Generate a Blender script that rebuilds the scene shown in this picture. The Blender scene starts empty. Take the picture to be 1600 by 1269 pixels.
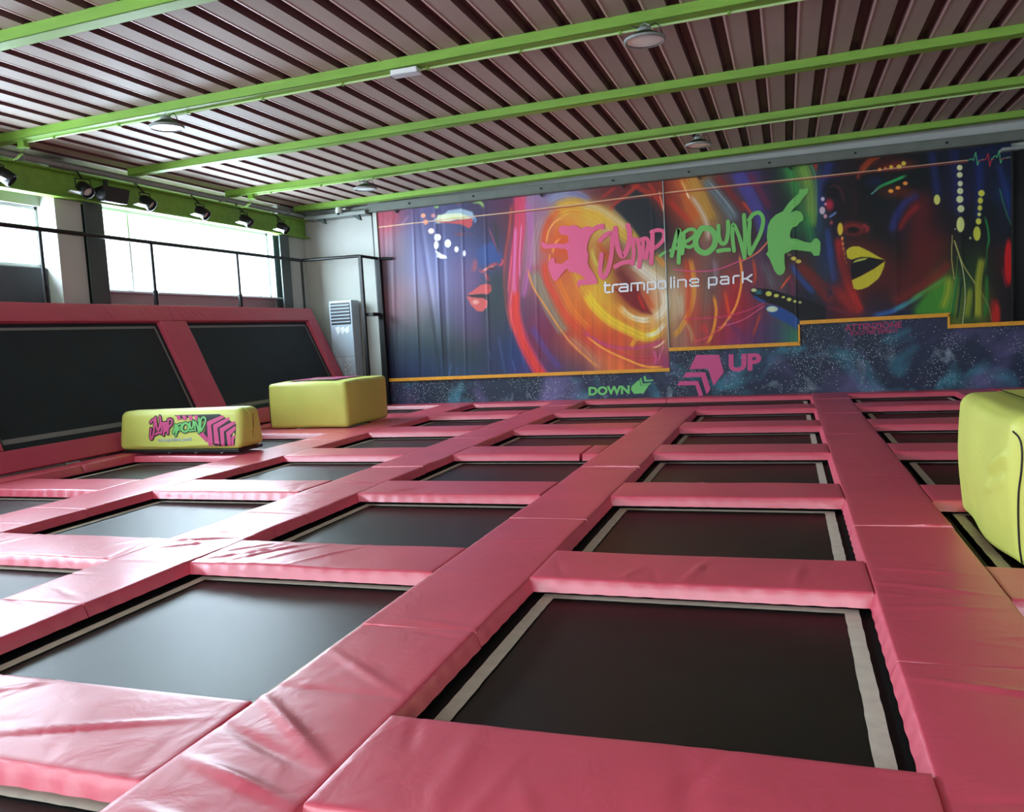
import bpy, bmesh, math, random
import numpy as np
from mathutils import Vector, Matrix

# ------------------------------------------------------------------ camera
S = bpy.context.scene
COL = S.collection
PI = math.pi
W_, H_ = 1600.0, 1269.0
FPX = 1284.3
EYE = np.array([0.0, 0.0, 1.5])
_ya, _pi, _ro = [math.radians(a) for a in (-18.69, -5.005, -3.124)]
_f = np.array([math.sin(_ya)*math.cos(_pi), math.cos(_ya)*math.cos(_pi), math.sin(_pi)])
_r0 = np.array([math.cos(_ya), -math.sin(_ya), 0.0])
_u0 = np.cross(_r0, _f)
_r = math.cos(_ro)*_r0 + math.sin(_ro)*_u0
_u = -math.sin(_ro)*_r0 + math.cos(_ro)*_u0
cam_d = bpy.data.cameras.new('camera'); cam = bpy.data.objects.new('camera', cam_d); COL.objects.link(cam)
cam_d.sensor_fit = 'HORIZONTAL'; cam_d.sensor_width = 36.0; cam_d.lens = 36.0*FPX/W_
cam_d.clip_start = 0.05; cam_d.clip_end = 200
cam.matrix_world = Matrix(((_r[0], _u[0], -_f[0], EYE[0]), (_r[1], _u[1], -_f[1], EYE[1]), (_r[2], _u[2], -_f[2], EYE[2]), (0, 0, 0, 1)))
S.camera = cam

# ------------------------------------------------------------------ light
S.view_settings.view_transform = 'Standard'; S.view_settings.look = 'None'
S.view_settings.gamma = 1.0; S.view_settings.use_curve_mapping = False
S.view_settings.exposure = 0.0
world = bpy.data.worlds.new('sky'); S.world = world; world.use_nodes = True
bg = world.node_tree.nodes['Background']; bg.inputs[0].default_value = (0.80, 0.90, 1.0, 1); bg.inputs[1].default_value = 4.0

def area(name, loc, rot, sx, sy, radiance, col):
    d = bpy.data.lights.new(name, 'AREA'); d.shape = 'RECTANGLE'; d.size = sx; d.size_y = sy
    d.energy = radiance*PI*sx*sy; d.color = col
    o = bpy.data.objects.new(name, d); o.location = loc; o.rotation_euler = rot; COL.objects.link(o); return o
SKY = (0.68, 0.86, 1.0)
# daylight outside each window of the left wall (pointing +X) and outside the glazed front behind the camera (pointing +Y)
area('daylight_window_far', (-11.62, 13.95, 3.35), (0, -PI/2, 0), 1.7, 5.2, 40.0, SKY)
area('daylight_window_mid', (-11.62, 7.45, 3.42), (0, -PI/2, 0), 1.2, 5.8, 40.0, SKY)
area('daylight_window_near', (-11.62, 0.6, 3.35), (0, -PI/2, 0), 1.7, 5.2, 40.0, SKY)
area('daylight_front', (-2.4, -4.3, 2.2), (PI/2, 0, 0), 16.0, 3.6, 1.45, (1.0, 0.97, 0.93))

# ------------------------------------------------------------------ helpers
def ray(x, y): return _f*FPX + _r*(x-W_/2) - _u*(y-H_/2)
def on_y(x, y, Y): d = ray(x, y); return EYE + d*(Y/d[1])
def on_z(x, y, z): d = ray(x, y); return EYE + d*((z-EYE[2])/d[2])
def to_px(P):
    d = P - EYE; z = d@_f
    return W_/2 + FPX*(d@_r)/z, H_/2 - FPX*(d@_u)/z

def lin(c):
    c = np.asarray(c, dtype=float)/255.0
    return np.where(c <= 0.04045, c/12.92, ((c+0.055)/1.055)**2.4)
def L4(r, g, b): v = lin((r, g, b)); return (float(v[0]), float(v[1]), float(v[2]), 1.0)

def mesh_obj(name, verts, faces, mat, parent=None, smooth=False, uv=None):
    me = bpy.data.meshes.new(name); me.from_pydata([tuple(map(float, v)) for v in verts], [], faces); me.update()
    if mat is not None:
        for m in (mat if isinstance(mat, (list, tuple)) else [mat]): me.materials.append(m)
    if smooth: me.polygons.foreach_set('use_smooth', [True]*len(me.polygons))
    o = bpy.data.objects.new(name, me); COL.objects.link(o)
    if parent is not None: o.parent = parent
    return o

class MB:
    def __init__(s): s.v = []; s.f = []; s.m = []
    def quadset(s, vs, fs, mi=0):
        b = len(s.v); s.v += [tuple(v) for v in vs]; s.f += [tuple(b+i for i in f) for f in fs]; s.m += [mi]*len(fs); return s
    def box(s, a, b, mi=0, M=None):
        x0, y0, z0 = a; x1, y1, z1 = b
        vs = [(x0,y0,z0),(x1,y0,z0),(x1,y1,z0),(x0,y1,z0),(x0,y0,z1),(x1,y0,z1),(x1,y1,z1),(x0,y1,z1)]
        if M is not None: vs = [tuple(M@Vector(v)) for v in vs]
        return s.quadset(vs, [(0,3,2,1),(4,5,6,7),(0,1,5,4),(1,2,6,5),(2,3,7,6),(3,0,4,7)], mi)
    def tube(s, pts, r, n=10, mi=0, cap=True):
        pts = [Vector(p) for p in pts]; rings = []
        for i, p in enumerate(pts):
            t = (pts[min(i+1, len(pts)-1)] - pts[max(i-1, 0)]).normalized()
            a = Vector((0,0,1)) if abs(t.z) < 0.9 else Vector((1,0,0))
            e1 = t.cross(a).normalized(); e2 = t.cross(e1)
            rr = r[i] if isinstance(r, (list, tuple)) else r
            rings.append([p + e1*rr*math.cos(2*PI*k/n) + e2*rr*math.sin(2*PI*k/n) for k in range(n)])
        vs = [q for R in rings for q in R]; fs = []
        for i in range(len(pts)-1):
            for k in range(n):
                k2 = (k+1) % n; fs.append((i*n+k, i*n+k2, (i+1)*n+k2, (i+1)*n+k))
        if cap: fs += [tuple(range(n-1, -1, -1)), tuple((len(pts)-1)*n+k for k in range(n))]
        return s.quadset(vs, fs, mi)
    def lathe(s, prof, c, axis=(0,0,1), n=28, mi=0):
        ax = Vector(axis).normalized(); a = Vector((0,0,1)) if abs(ax.z) < 0.9 else Vector((1,0,0))
        e1 = ax.cross(a).normalized(); e2 = ax.cross(e1); c = Vector(c)
        vs = []; fs = []
        for (r, h) in prof:
            for k in range(n): vs.append(c + ax*h + (e1*math.cos(2*PI*k/n) + e2*math.sin(2*PI*k/n))*max(r, 1e-4))
        for i in range(len(prof)-1):
            for k in range(n):
                k2 = (k+1) % n; fs.append((i*n+k, i*n+k2, (i+1)*n+k2, (i+1)*n+k))
        return s.quadset(vs, fs, mi)
    def build(s, name, mats, parent=None, smooth=False, bevel=0.0, seg=2):
        o = mesh_obj(name, s.v, s.f, mats, parent)
        me = o.data
        if isinstance(mats, (list, tuple)): me.polygons.foreach_set('material_index', s.m)
        bm = bmesh.new(); bm.from_mesh(me); bmesh.ops.recalc_face_normals(bm, faces=bm.faces)
        bm.to_mesh(me); bm.free()
        if smooth: me.polygons.foreach_set('use_smooth', [True]*len(me.polygons)); 
        if smooth: me.set_sharp_from_angle(angle=math.radians(40))
        if bevel:
            m = o.modifiers.new('bevel', 'BEVEL'); m.width = bevel; m.segments = seg; m.limit_method = 'ANGLE'
        return o

def empty(name, loc=(0, 0, 0), rz=0.0):
    o = bpy.data.objects.new(name, None); o.location = loc; o.rotation_euler.z = rz; o.empty_display_size = 0.1
    COL.objects.link(o); return o
def tag(o, label, cat, group=None, kind=None):
    o['label'] = label; o['category'] = cat
    if group: o['group'] = group
    if kind: o['kind'] = kind
    return o
def struct(o, label=None):
    o['kind'] = 'structure'
    if label: o['label'] = label
    return o
def place(root, parts):
    for p in parts: p.parent = root

# ------------------------------------------------------------------ materials
def new_mat(name):
    m = bpy.data.materials.new(name); m.use_nodes = True
    nt = m.node_tree; return m, nt, nt.nodes['Principled BSDF']
def N(nt, t, **kw):
    n = nt.nodes.new(t)
    for k, v in kw.items(): setattr(n, k, v)
    return n
def simple(name, rgb, rough=0.5, metal=0.0, spec=0.5, var=0.0, vscale=4.0, bump=0.0, bscale=60.0, stretch=(1,1,1), coat=0.0):
    m, nt, b = new_mat(name)
    c = L4(*rgb); b.inputs['Base Color'].default_value = c
    b.inputs['Roughness'].default_value = rough; b.inputs['Metallic'].default_value = metal
    b.inputs['Specular IOR Level'].default_value = spec
    if coat: b.inputs['Coat Weight'].default_value = coat
    tc = N(nt, 'ShaderNodeTexCoord'); mp = N(nt, 'ShaderNodeMapping'); mp.inputs['Scale'].default_value = stretch
    nt.links.new(tc.outputs['Object'], mp.inputs[0])
    if var:
        n = N(nt, 'ShaderNodeTexNoise'); n.inputs['Scale'].default_value = vscale; n.inputs['Detail'].default_value = 5
        nt.links.new(mp.outputs[0], n.inputs['Vector'])
        r = N(nt, 'ShaderNodeMapRange'); r.inputs[1].default_value = 0.3; r.inputs[2].default_value = 0.7
        r.inputs[3].default_value = 1-var; r.inputs[4].default_value = 1+var
        nt.links.new(n.outputs[0], r.inputs[0])
        mx = N(nt, 'ShaderNodeMix', data_type='RGBA', blend_type='MULTIPLY'); mx.inputs[0].default_value = 1
        mx.inputs[6].default_value = c; nt.links.new(r.outputs[0], mx.inputs[7]); nt.links.new(mx.outputs[2], b.inputs['Base Color'])
    if bump:
        n = N(nt, 'ShaderNodeTexNoise'); n.inputs['Scale'].default_value = bscale; n.inputs['Detail'].default_value = 3
        nt.links.new(mp.outputs[0], n.inputs['Vector'])
        bp = N(nt, 'ShaderNodeBump'); bp.inputs['Strength'].default_value = bump; bp.inputs['Distance'].default_value = 0.01
        nt.links.new(n.outputs[0], bp.inputs['Height']); nt.links.new(bp.outputs[0], b.inputs['Normal'])
    return m

def vinyl(name, rgb, rough=0.36, spec=0.5):
    """soft coated vinyl: slow waviness and small puckers"""
    m, nt, b = new_mat(name); c = L4(*rgb)
    b.inputs['Roughness'].default_value = rough; b.inputs['Specular IOR Level'].default_value = spec; b.inputs['IOR'].default_value = 1.62 if spec > 0.9 else 1.5
    tc = N(nt, 'ShaderNodeTexCoord')
    n1 = N(nt, 'ShaderNodeTexNoise'); n1.inputs['Scale'].default_value = 1.6; n1.inputs['Detail'].default_value = 6
    nt.links.new(tc.outputs['Object'], n1.inputs['Vector'])
    r = N(nt, 'ShaderNodeMapRange'); r.inputs[1].default_value = 0.3; r.inputs[2].default_value = 0.7; r.inputs[3].default_value = 0.93; r.inputs[4].default_value = 1.06
    nt.links.new(n1.outputs[0], r.inputs[0])
    mx = N(nt, 'ShaderNodeMix', data_type='RGBA', blend_type='MULTIPLY'); mx.inputs[0].default_value = 1; mx.inputs[6].default_value = c
    nt.links.new(r.outputs[0], mx.inputs[7]); nt.links.new(mx.outputs[2], b.inputs['Base Color'])
    n2 = N(nt, 'ShaderNodeTexNoise'); n2.inputs['Scale'].default_value = 5.0; n2.inputs['Detail'].default_value = 4; n2.inputs['Distortion'].default_value = 0.6
    nt.links.new(tc.outputs['Object'], n2.inputs['Vector'])
    bp = N(nt, 'ShaderNodeBump'); bp.inputs['Strength'].default_value = 0.28; bp.inputs['Distance'].default_value = 0.02
    nt.links.new(n2.outputs[0], bp.inputs['Height']); nt.links.new(bp.outputs[0], b.inputs['Normal'])
    return m

M = {}
M['pink'] = vinyl('pink_vinyl', (216, 77, 100), 0.36, 1.0)
M['pink_slant'] = vinyl('pink_vinyl_darker', (190, 72, 96), 0.42)  # darker, rougher pink for the pads of the slanted side
M['lime'] = vinyl('lime_vinyl', (204, 208, 100), 0.5)
M['mat'] = simple('jump_mat', (22, 24, 21), rough=0.40, spec=0.42, var=0.25, vscale=3, bump=0.12, bscale=260)
M['mat_slant'] = simple('jump_mat_side', (24, 36, 42), rough=0.6, spec=0.35, var=0.15, vscale=2, bump=0.1, bscale=200)
M['skirt'] = simple('black_skirt', (14, 14, 15), rough=0.65, spec=0.3)
M['tape'] = simple('tape', (205, 200, 182), rough=0.7, var=0.08, vscale=14)
M['tape_grey'] = simple('tape_grey', (120, 124, 122), rough=0.8)
M['steel_dark'] = simple('black_steel', (14, 15, 16), rough=0.45, spec=0.35, var=0.2, vscale=12)
M['column'] = simple('grey_green_paint', (62, 74, 72), rough=0.5, var=0.1)
M['green'] = simple('green_paint', (122, 166, 60), rough=0.5, var=0.12, vscale=2.5, bump=0.15, bscale=40, stretch=(0.4, 3, 3))
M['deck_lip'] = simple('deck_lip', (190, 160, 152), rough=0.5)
M['deck'] = simple('deck_face', (160, 145, 134), rough=0.6, var=0.1, vscale=1.2, stretch=(1, 0.3, 1))
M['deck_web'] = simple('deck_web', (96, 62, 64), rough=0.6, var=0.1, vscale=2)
M['wall'] = simple('wall_paint', (182, 184, 178), rough=0.85, var=0.05, vscale=1.5, bump=0.1, bscale=90)
M['wall_dark'] = simple('wall_dark', (78, 86, 94), rough=0.8, var=0.06)
M['concrete'] = simple('concrete', (95, 95, 93), rough=0.9, var=0.12, vscale=2)
M['frame'] = simple('window_frame', (190, 196, 198), rough=0.45)
M['conduit'] = simple('conduit_paint', (176, 204, 140), rough=0.5)
M['header'] = simple('header_paint', (98, 104, 96), rough=0.5, var=0.1)
M['galv'] = simple('galvanised', (140, 146, 142), rough=0.5, metal=0.3, var=0.1, vscale=5)
M['black'] = simple('black_plastic', (20, 21, 22), rough=0.45)
M['white'] = simple('white_plastic', (225, 228, 226), rough=0.35)
M['lens'] = simple('lamp_lens', (215, 222, 222), rough=0.2, coat=0.4)
M['orange'] = simple('orange_trim', (232, 160, 36), rough=0.5, var=0.08, vscale=6)
M['acbody'] = simple('ac_body', (168, 182, 194), rough=0.35, var=0.04)
M['curtain'] = simple('black_curtain', (12, 12, 13), rough=0.9)
M['sign_pink'] = simple('sign_pink', (205, 72, 128), rough=0.5)
M['sign_green'] = simple('sign_green', (110, 196, 104), rough=0.5)
M['sign_white'] = simple('sign_white', (235, 235, 235), rough=0.5)
M['sign_red'] = simple('sign_faded', (158, 48, 92), rough=0.6)
M['logo_pink'] = simple('logo_pink', (230, 92, 134), rough=0.5)
M['logo_green'] = simple('logo_green', (112, 190, 92), rough=0.5)
M['ink'] = simple('ink', (18, 16, 18), rough=0.5)

def glass():
    m = bpy.data.materials.new('window_glass'); m.use_nodes = True; nt = m.node_tree; nt.nodes.clear()
    o = N(nt, 'ShaderNodeOutputMaterial'); t = N(nt, 'ShaderNodeBsdfTransparent'); g = N(nt, 'ShaderNodeBsdfGlossy')
    g.inputs['Roughness'].default_value = 0.05; mx = N(nt, 'ShaderNodeMixShader'); mx.inputs[0].default_value = 0.06
    nt.links.new(t.outputs[0], mx.inputs[1]); nt.links.new(g.outputs[0], mx.inputs[2]); nt.links.new(mx.outputs[0], o.inputs[0])
    return m
M['glass'] = glass()

def galaxy():
    m, nt, b = new_mat('galaxy_print')
    tc = N(nt, 'ShaderNodeTexCoord'); b.inputs['Roughness'].default_value = 0.55
    def noise(sc, det, off=(0,0,0), dist=0.0):
        mp = N(nt, 'ShaderNodeMapping'); mp.inputs['Location'].default_value = off
        nt.links.new(tc.outputs['Object'], mp.inputs[0])
        n = N(nt, 'ShaderNodeTexNoise'); n.inputs['Scale'].default_value = sc; n.inputs['Detail'].default_value = det; n.inputs['Distortion'].default_value = dist
        nt.links.new(mp.outputs[0], n.inputs['Vector']); return n
    def ramp(src, a, b_, c0, c1):
        r = N(nt, 'ShaderNodeValToRGB'); r.color_ramp.elements[0].position = a; r.color_ramp.elements[1].position = b_
        r.color_ramp.elements[0].color = c0; r.color_ramp.elements[1].color = c1
        nt.links.new(src, r.inputs[0]); return r
    base = ramp(noise(0.55, 3, (3.1, 0, 1)).outputs[0], 0.35, 0.65, L4(14, 38, 54), L4(28, 38, 70))
    def layer(prev, nz, a, b_, col):
        r = ramp(nz.outputs[0], a, b_, (0,0,0,1), (1,1,1,1))
        mx = N(nt, 'ShaderNodeMix', data_type='RGBA'); nt.links.new(r.outputs[0], mx.inputs[0])
        nt.links.new(prev, mx.inputs[6]); mx.inputs[7].default_value = col; return mx.outputs[2]
    c = layer(base.outputs[0], noise(0.9, 6, (7, 2, 0), 0.8), 0.50, 0.70, L4(56, 132, 152))
    c = layer(c, noise(0.7, 7, (1.3, 5, 4), 0.6), 0.54, 0.78, L4(110, 100, 150))
    c = layer(c, noise(1.1, 8, (11, 5, 9.3), 0.9), 0.60, 0.82, L4(170, 190, 205))
    for sc, thr, dens in ((14.0, 0.11, 0.34), (30.0, 0.20, 0.46)):
        v = N(nt, 'ShaderNodeTexVoronoi'); v.inputs['Scale'].default_value = sc; nt.links.new(tc.outputs['Object'], v.inputs['Vector'])
        ma = N(nt, 'ShaderNodeMapRange'); ma.inputs[1].default_value = thr*0.5; ma.inputs[2].default_value = thr*1.3; ma.inputs[3].default_value = 1; ma.inputs[4].default_value = 0
        nt.links.new(v.outputs['Distance'], ma.inputs[0])
        dn = noise(1.4, 4, (sc, 1, 2)); dr = N(nt, 'ShaderNodeMapRange'); dr.inputs[1].default_value = dens; dr.inputs[2].default_value = dens+0.14
        nt.links.new(dn.outputs[0], dr.inputs[0])
        mu = N(nt, 'ShaderNodeMath', operation='MULTIPLY'); nt.links.new(ma.outputs[0], mu.inputs[0]); nt.links.new(dr.outputs[0], mu.inputs[1])
        mx = N(nt, 'ShaderNodeMix', data_type='RGBA'); nt.links.new(mu.outputs[0], mx.inputs[0]); nt.links.new(c, mx.inputs[6]); mx.inputs[7].default_value = L4(225, 235, 245)
        c = mx.outputs[2]
    nt.links.new(c, b.inputs['Base Color'])
    return m
M['galaxy'] = galaxy()

def print_mat():
    m, nt, b = new_mat('printed_cloth'); a = N(nt, 'ShaderNodeAttribute'); a.attribute_name = 'artwork'
    nt.links.new(a.outputs['Color'], b.inputs['Base Color']); b.inputs['Roughness'].default_value = 0.5; b.inputs['Specular IOR Level'].default_value = 0.3
    return m
M['print'] = print_mat()

# ------------------------------------------------------------------ room shell
XW, YW, XR, YF = -10.95, 17.5, 6.4, -4.0        # left wall face, mural wall, right wall, front line
XG = -11.2                                       # plane of the left windows
def zdeck(x): return 4.74 + 0.013*(x+10)
struct(MB().box((-12, -5, -1.25), (XR+0.3, YW+0.3, -1.15)).build('floor', M['concrete']))
w = MB()
w.box((-12, YW, -1.15), (XR+0.3, YW+0.25, 5.3)); struct(w.build('wall_back', M['wall']))
w = MB(); w.box((XR, -5, -1.15), (XR+0.25, YW, 5.3)); struct(w.build('wall_right', M['wall']))
# front wall: low parapet, header and two end piers round a wide glazed opening
w = MB(); w.box((-12, YF-0.25, -1.15), (XR, YF, 0.35)); w.box((-12, YF-0.25, 4.05), (XR, YF, 5.3)); w.box((-12, YF-0.25, 0.35), (-10.5, YF, 4.05)); w.box((5.8, YF-0.25, 0.35), (XR, YF, 4.05))
struct(w.build('wall_front', M['wall']))
# left wall around three windows (recessed plane XG), with piers standing forward
WIN = [(-2.0, 3.2, 2.6, 4.1), (4.6, 10.27, 2.96, 3.92), (11.45, 16.43, 2.62, 4.10)]
w = MB(); x0, x1 = XG-0.22, XG
ys = [YF-0.25]
for (a, b, z0, z1) in WIN:
    w.box((x0, ys[-1], -1.15), (x1, a, 5.3))
    w.box((x0, a, -1.15), (x1, b, z0)); w.box((x0, a, z1), (x1, b, 5.3)); ys.append(b)
w.box((x0, ys[-1], -1.15), (x1, YW, 5.3))
w.box((XG, 16.45, -1.15), (XW, YW, 5.3)); w.box((XG, 10.27, -1.15), (-10.94, 10.79, 4.6)); w.box((-10.94, 10.27, -1.15), (-10.9, 10.79, 4.025)); w.box((XG, 3.3, -1.15), (-10.94, 4.5, 4.6))
struct(w.build('wall_left', M['wall']))
w = MB(); w.box((XG, 4.5, 1.6), (XG+0.03, 10.27, 2.94)); struct(w.build('trim_1', M['wall_dark']))
for i, (a, b, z0, z1) in enumerate(WIN):
    root = struct(empty('window_%d' % (i+1), (XG-0.1, (a+b)/2, z0)))
    fr = MB(); t = 0.05; X0, X1 = -0.05, 0.03; A, B, Z = a-(a+b)/2, b-(a+b)/2, z1-z0
    fr.box((X0, A, 0), (X1, B, t)); fr.box((X0, A, Z-t), (X1, B, Z)); fr.box((X0, A, 0), (X1, A+t, Z)); fr.box((X0, B-t, 0), (X1, B, Z))
    fr.build('window_frame', M['frame'], root, bevel=0.004)
    my = [12.2-(a+b)/2] if i == 2 else [0.0]
    for q in my: MB().box((X0, q-0.02, t), (X1-0.01, q+0.02, Z-t)).build('mullion', M['frame'], root, bevel=0.003)
    pa = MB()
    cuts = [A+t] + [q for q in my] + [B-t]
    for k in range(len(cuts)-1):
        MB().box((-0.015, cuts[k]+0.022, t), (-0.009, cuts[k+1]-0.022, Z-t)).build('pane', M['glass'], root)
struct(MB().box((XG-0.02, 11.3, 2.585), (-10.98, 16.5, 2.618)).build('trim_2', M['frame'], bevel=0.004))
# front glazing
root = struct(empty('window_4', (-2.35, YF-0.12, 0.35)))
fr = MB()
for k in range(9):
    x = -8.15 + k*16.3/8; fr.box((x-0.04, -0.04, 0), (x+0.04, 0.04, 3.7))
fr.box((-8.15, -0.04, 0), (8.15, 0.04, 0.08)); fr.box((-8.15, -0.04, 3.62), (8.15, 0.04, 3.7)); fr.build('window_frame', M['frame'], root)
MB().box((-8.15, -0.005, 0.08), (8.15, 0.005, 3.62)).build('pane', M['glass'], root)

# ribbed metal roof deck: broad lower faces, recessed bands with slanting webs
def deck():
    per = 0.392; n = int((XR+0.6+12)/per)+1; x = -11.95
    vs = []; fs = []; mi = []; prof = []
    for k in range(n):
        p = x + k*per
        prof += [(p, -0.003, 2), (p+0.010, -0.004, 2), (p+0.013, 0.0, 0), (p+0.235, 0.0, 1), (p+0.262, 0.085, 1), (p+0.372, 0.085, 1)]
    y0, y1 = -4.6, YW+0.1
    for (px_, h, _) in prof:
        z = zdeck(px_)+h; vs += [(px_, y0, z), (px_, y1, z)]
    for i in range(len(prof)-1):
        fs.append((2*i, 2*i+1, 2*i+3, 2*i+2)); mi.append(prof[i][2])
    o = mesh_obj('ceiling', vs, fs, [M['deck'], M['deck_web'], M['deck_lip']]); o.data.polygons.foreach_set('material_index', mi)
    m = o.modifiers.new('thick', 'SOLIDIFY'); m.thickness = 0.012; m.offset = 1
    return struct(o)
deck()

# green roof purlins, running across the hall
PUR = [6.62, 9.28, 11.95, 14.58, 17.05]
beam_lab = ['green roof beam nearest the camera crossing the upper left corner', 'green roof beam carrying the white emergency light and the two nearer round lamps',
            'green roof beam without lamps, between the two beams that carry round lamps', 'green roof beam carrying the two farther round lamps', 'green roof beam farthest back, just above the mural']
for i, yf in enumerate([4.0, 1.4] + PUR):
    if i < 2: nm = 'trim_%d' % (3+i)
    b = MB(); wd = 0.17; xa, xb = -10.8, XR
    def zz(x, h): return zdeck(x)-0.002-h
    for (ya, yb, h0, h1) in ((yf-wd, yf-wd+0.012, 0.0, 0.125), (yf-0.012, yf, 0.0, 0.125), (yf-wd, yf, 0.113, 0.125), (yf-wd, yf, 0.0, 0.01)):
        vs = [(xa,ya,zz(xa,h1)),(xb,ya,zz(xb,h1)),(xb,yb,zz(xb,h1)),(xa,yb,zz(xa,h1)),(xa,ya,zz(xa,h0)),(xb,ya,zz(xb,h0)),(xb,yb,zz(xb,h0)),(xa,yb,zz(xa,h0))]
        b.quadset(vs, [(0,3,2,1),(4,5,6,7),(0,1,5,4),(1,2,6,5),(2,3,7,6),(3,0,4,7)])
    if i < 2: struct(b.build(nm, M['green'])); continue
    o = b.build('roof_beam', M['green'], bevel=0.004)
    tag(o, beam_lab[i-2], 'beam', 'green roof beams')
    # conduit strapped along the lower far edge
    if i in (3, 5):
        x0c = -10.2 if i == 3 else -10.3
        c = MB(); zc = lambda x: zdeck(x)-0.14
        c.tube([(x0c, yf-0.02, zc(x0c)), (XR-0.1, yf-0.02, zc(XR))], 0.014, 8); o2 = c.build('conduit', M['conduit'], o, smooth=True)
        for k in range(14):
            x = x0c + 0.5 + k*1.15
            MB().box((x-0.012, yf-0.05, zc(x)-0.018), (x+0.012, yf+0.012, zc(x)+0.03)).build('conduit_clip', M['green'], o2)
        jb = MB(); jb.box((-10.32, yf-0.09, zdeck(-10)-0.21), (-10.2, yf+0.0, zdeck(-10)-0.128)); jb.box((-10.34, yf-0.1, zdeck(-10)-0.225), (-10.18, yf+0.01, zdeck(-10)-0.205))
        j = jb.build('junction_box', M['green'], bevel=0.005)
        tag(j, 'green junction box with loose cables under the %s end of a roof beam' % ('nearer' if i == 3 else 'farther'), 'junction box', 'junction boxes')
        cb = MB()
        for s, e in ((0.0, -10.78), (0.05, -10.70)):
            pts = [(-10.30+s, yf-0.05, zdeck(-10)-0.22), (-10.33+s, yf-0.05, zdeck(-10)-0.30), (-10.42+s, yf-0.06, zdeck(-10)-0.36), (-10.55, yf-0.07+s, zdeck(-10)-0.36), (e, yf-0.08+s, zdeck(-10)-0.31)]
            cb.tube(pts, 0.009, 6)
        cb.build('cable', M['green'], j, smooth=True)

# green I-beam over the left windows
b = MB(); y0, y1 = 3.9, YW-0.02
b.box((-10.93, y0, 4.06), (-10.90, y1, 4.44)); b.box((-10.95, y0, 4.03), (-10.76, y1, 4.055)); b.box((-10.95, y0, 4.44), (-10.78, y1, 4.465))
o = b.build('lintel_beam', M['green'], bevel=0.003); tag(o, 'long green steel beam running above the left windows', 'beam')
b = MB(); b.tube([(-10.74, 3.5, 4.53), (-10.74, 17.25, 4.53)], 0.05, 14); o = b.build('wall_pipe', M['galv'], smooth=True)
for k in range(6): MB().box((-10.8, 5.0+k*2.3, 4.47), (-10.68, 5.03+k*2.3, 4.585)).build('pipe_clamp', M['galv'], o)
tag(o, 'grey pipe running under the roof along the left wall', 'pipe')
# dark steel columns
for (ya, yb, lab) in ((10.79, 11.17, 'dark grey steel column left of the wide window, below the speaker'), (16.27, 16.63, 'dark grey steel column right of the wide window, near the corner')):
    b = MB(); xf = -10.83
    b.box((xf-0.025, ya, -1.15), (xf, yb, 4.03)); b.box((xf-0.2, ya, -1.15), (xf-0.175, yb, 4.03)); b.box((xf-0.175, (ya+yb)/2-0.01, -1.15), (xf-0.025, (ya+yb)/2+0.01, 4.03))
    o = b.build('steel_column', M['column'], bevel=0.003); tag(o, lab, 'column', 'steel columns by the windows')

# grey steel header above the mural and fittings on the white corner wall
b = MB(); b.box((-9.05, 17.2, 4.46), (XR, 17.49, 4.49)); b.box((-9.05, 17.36, 4.49), (XR, 17.49, 4.62)); b.box((-9.05, 17.2, 4.62), (XR, 17.4, 4.64)); b.box((-9.05, 17.2, 4.49), (XR, 17.23, 4.62))
o = b.build('steel_header', M['header'], bevel=0.004)
for k in range(9):
    x = -8.0+k*1.55; MB().lathe([(0, 0), (0.022, 0), (0.022, -0.02), (0, -0.02)], (x, 17.2, 4.55), (0, 1, 0), 8).build('bolt', M['steel_dark'], o)
tag(o, 'grey galvanised steel header running above the whole mural', 'beam')
b = MB(); b.box((-10.68, 17.12, 4.42), (-9.08, YW, 4.50)); b.box((-10.68, 17.3, 4.5), (-9.08, YW, 4.62)); o = b.build('cable_tray', M['galv'], bevel=0.004)
tag(o, 'grey metal cable tray on the white corner wall under the roof', 'cable tray')
for x, lab in ((-10.25, 'dark angle bracket under the cable tray, nearer the room corner'), (-9.32, 'dark angle bracket under the cable tray, nearer the mural')):
    b = MB(); b.quadset([(x-0.13,17.15,4.418),(x+0.05,17.15,4.418),(x+0.09,17.15,4.30),(x+0.05,17.15,4.30),(x-0.13,17.25,4.418),(x+0.05,17.25,4.418),(x+0.09,17.25,4.30),(x+0.05,17.25,4.30)],
        [(0,1,2,3),(7,6,5,4),(0,4,5,1),(1,5,6,2),(2,6,7,3),(3,7,4,0)])
    o = b.build('bracket', M['column']); tag(o, lab, 'bracket', 'brackets under the cable tray')
# CCTV camera
r = empty('security_camera', (-9.73, 17.09, 4.56))
MB().lathe([(0, -0.10), (0.055, -0.10), (0.07, -0.085), (0.072, 0.02), (0.05, 0.06), (0, 0.07)], (0, -0.03, -0.03), (0.12, -0.45, -0.9), 20).build('camera_body', M['white'], r, smooth=True)
MB().lathe([(0, 0), (0.036, 0), (0.032, 0.012), (0, 0.014)], (0.0085+0.005, -0.062-0.008, -0.085-0.01), (0.12, -0.45, -0.9), 16).build('camera_lens', M['black'], r, smooth=True)
MB().box((-0.03, 0.0, 0.0), (0.17, 0.2, 0.03)).build('mount', M['white'], r, bevel=0.005)
for o in r.children:
    pass
tag(r, 'white turret security camera on the cable tray in the corner', 'camera')
# white vertical trim and dark gap between white wall and mural
struct(MB().box((-9.03, 17.38, 0.5), (-8.935, YW, 4.46)).build('trim_5', M['wall'], bevel=0.003))
struct(MB().box((-9.075, 17.40, 0.5), (-9.032, YW, 4.46)).build('trim_6', M['black']))

# raised deck in the corner, on which the air conditioner stands
o = MB().box((-10.9, 17.3, -1.15), (-9.0, YW, 0.55)).build('trim_7', M['concrete']); struct(o)
b = MB(); b.box((-10.9, 16.35+1.1, 0.5), (-9.0, YW, 0.62))
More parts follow.
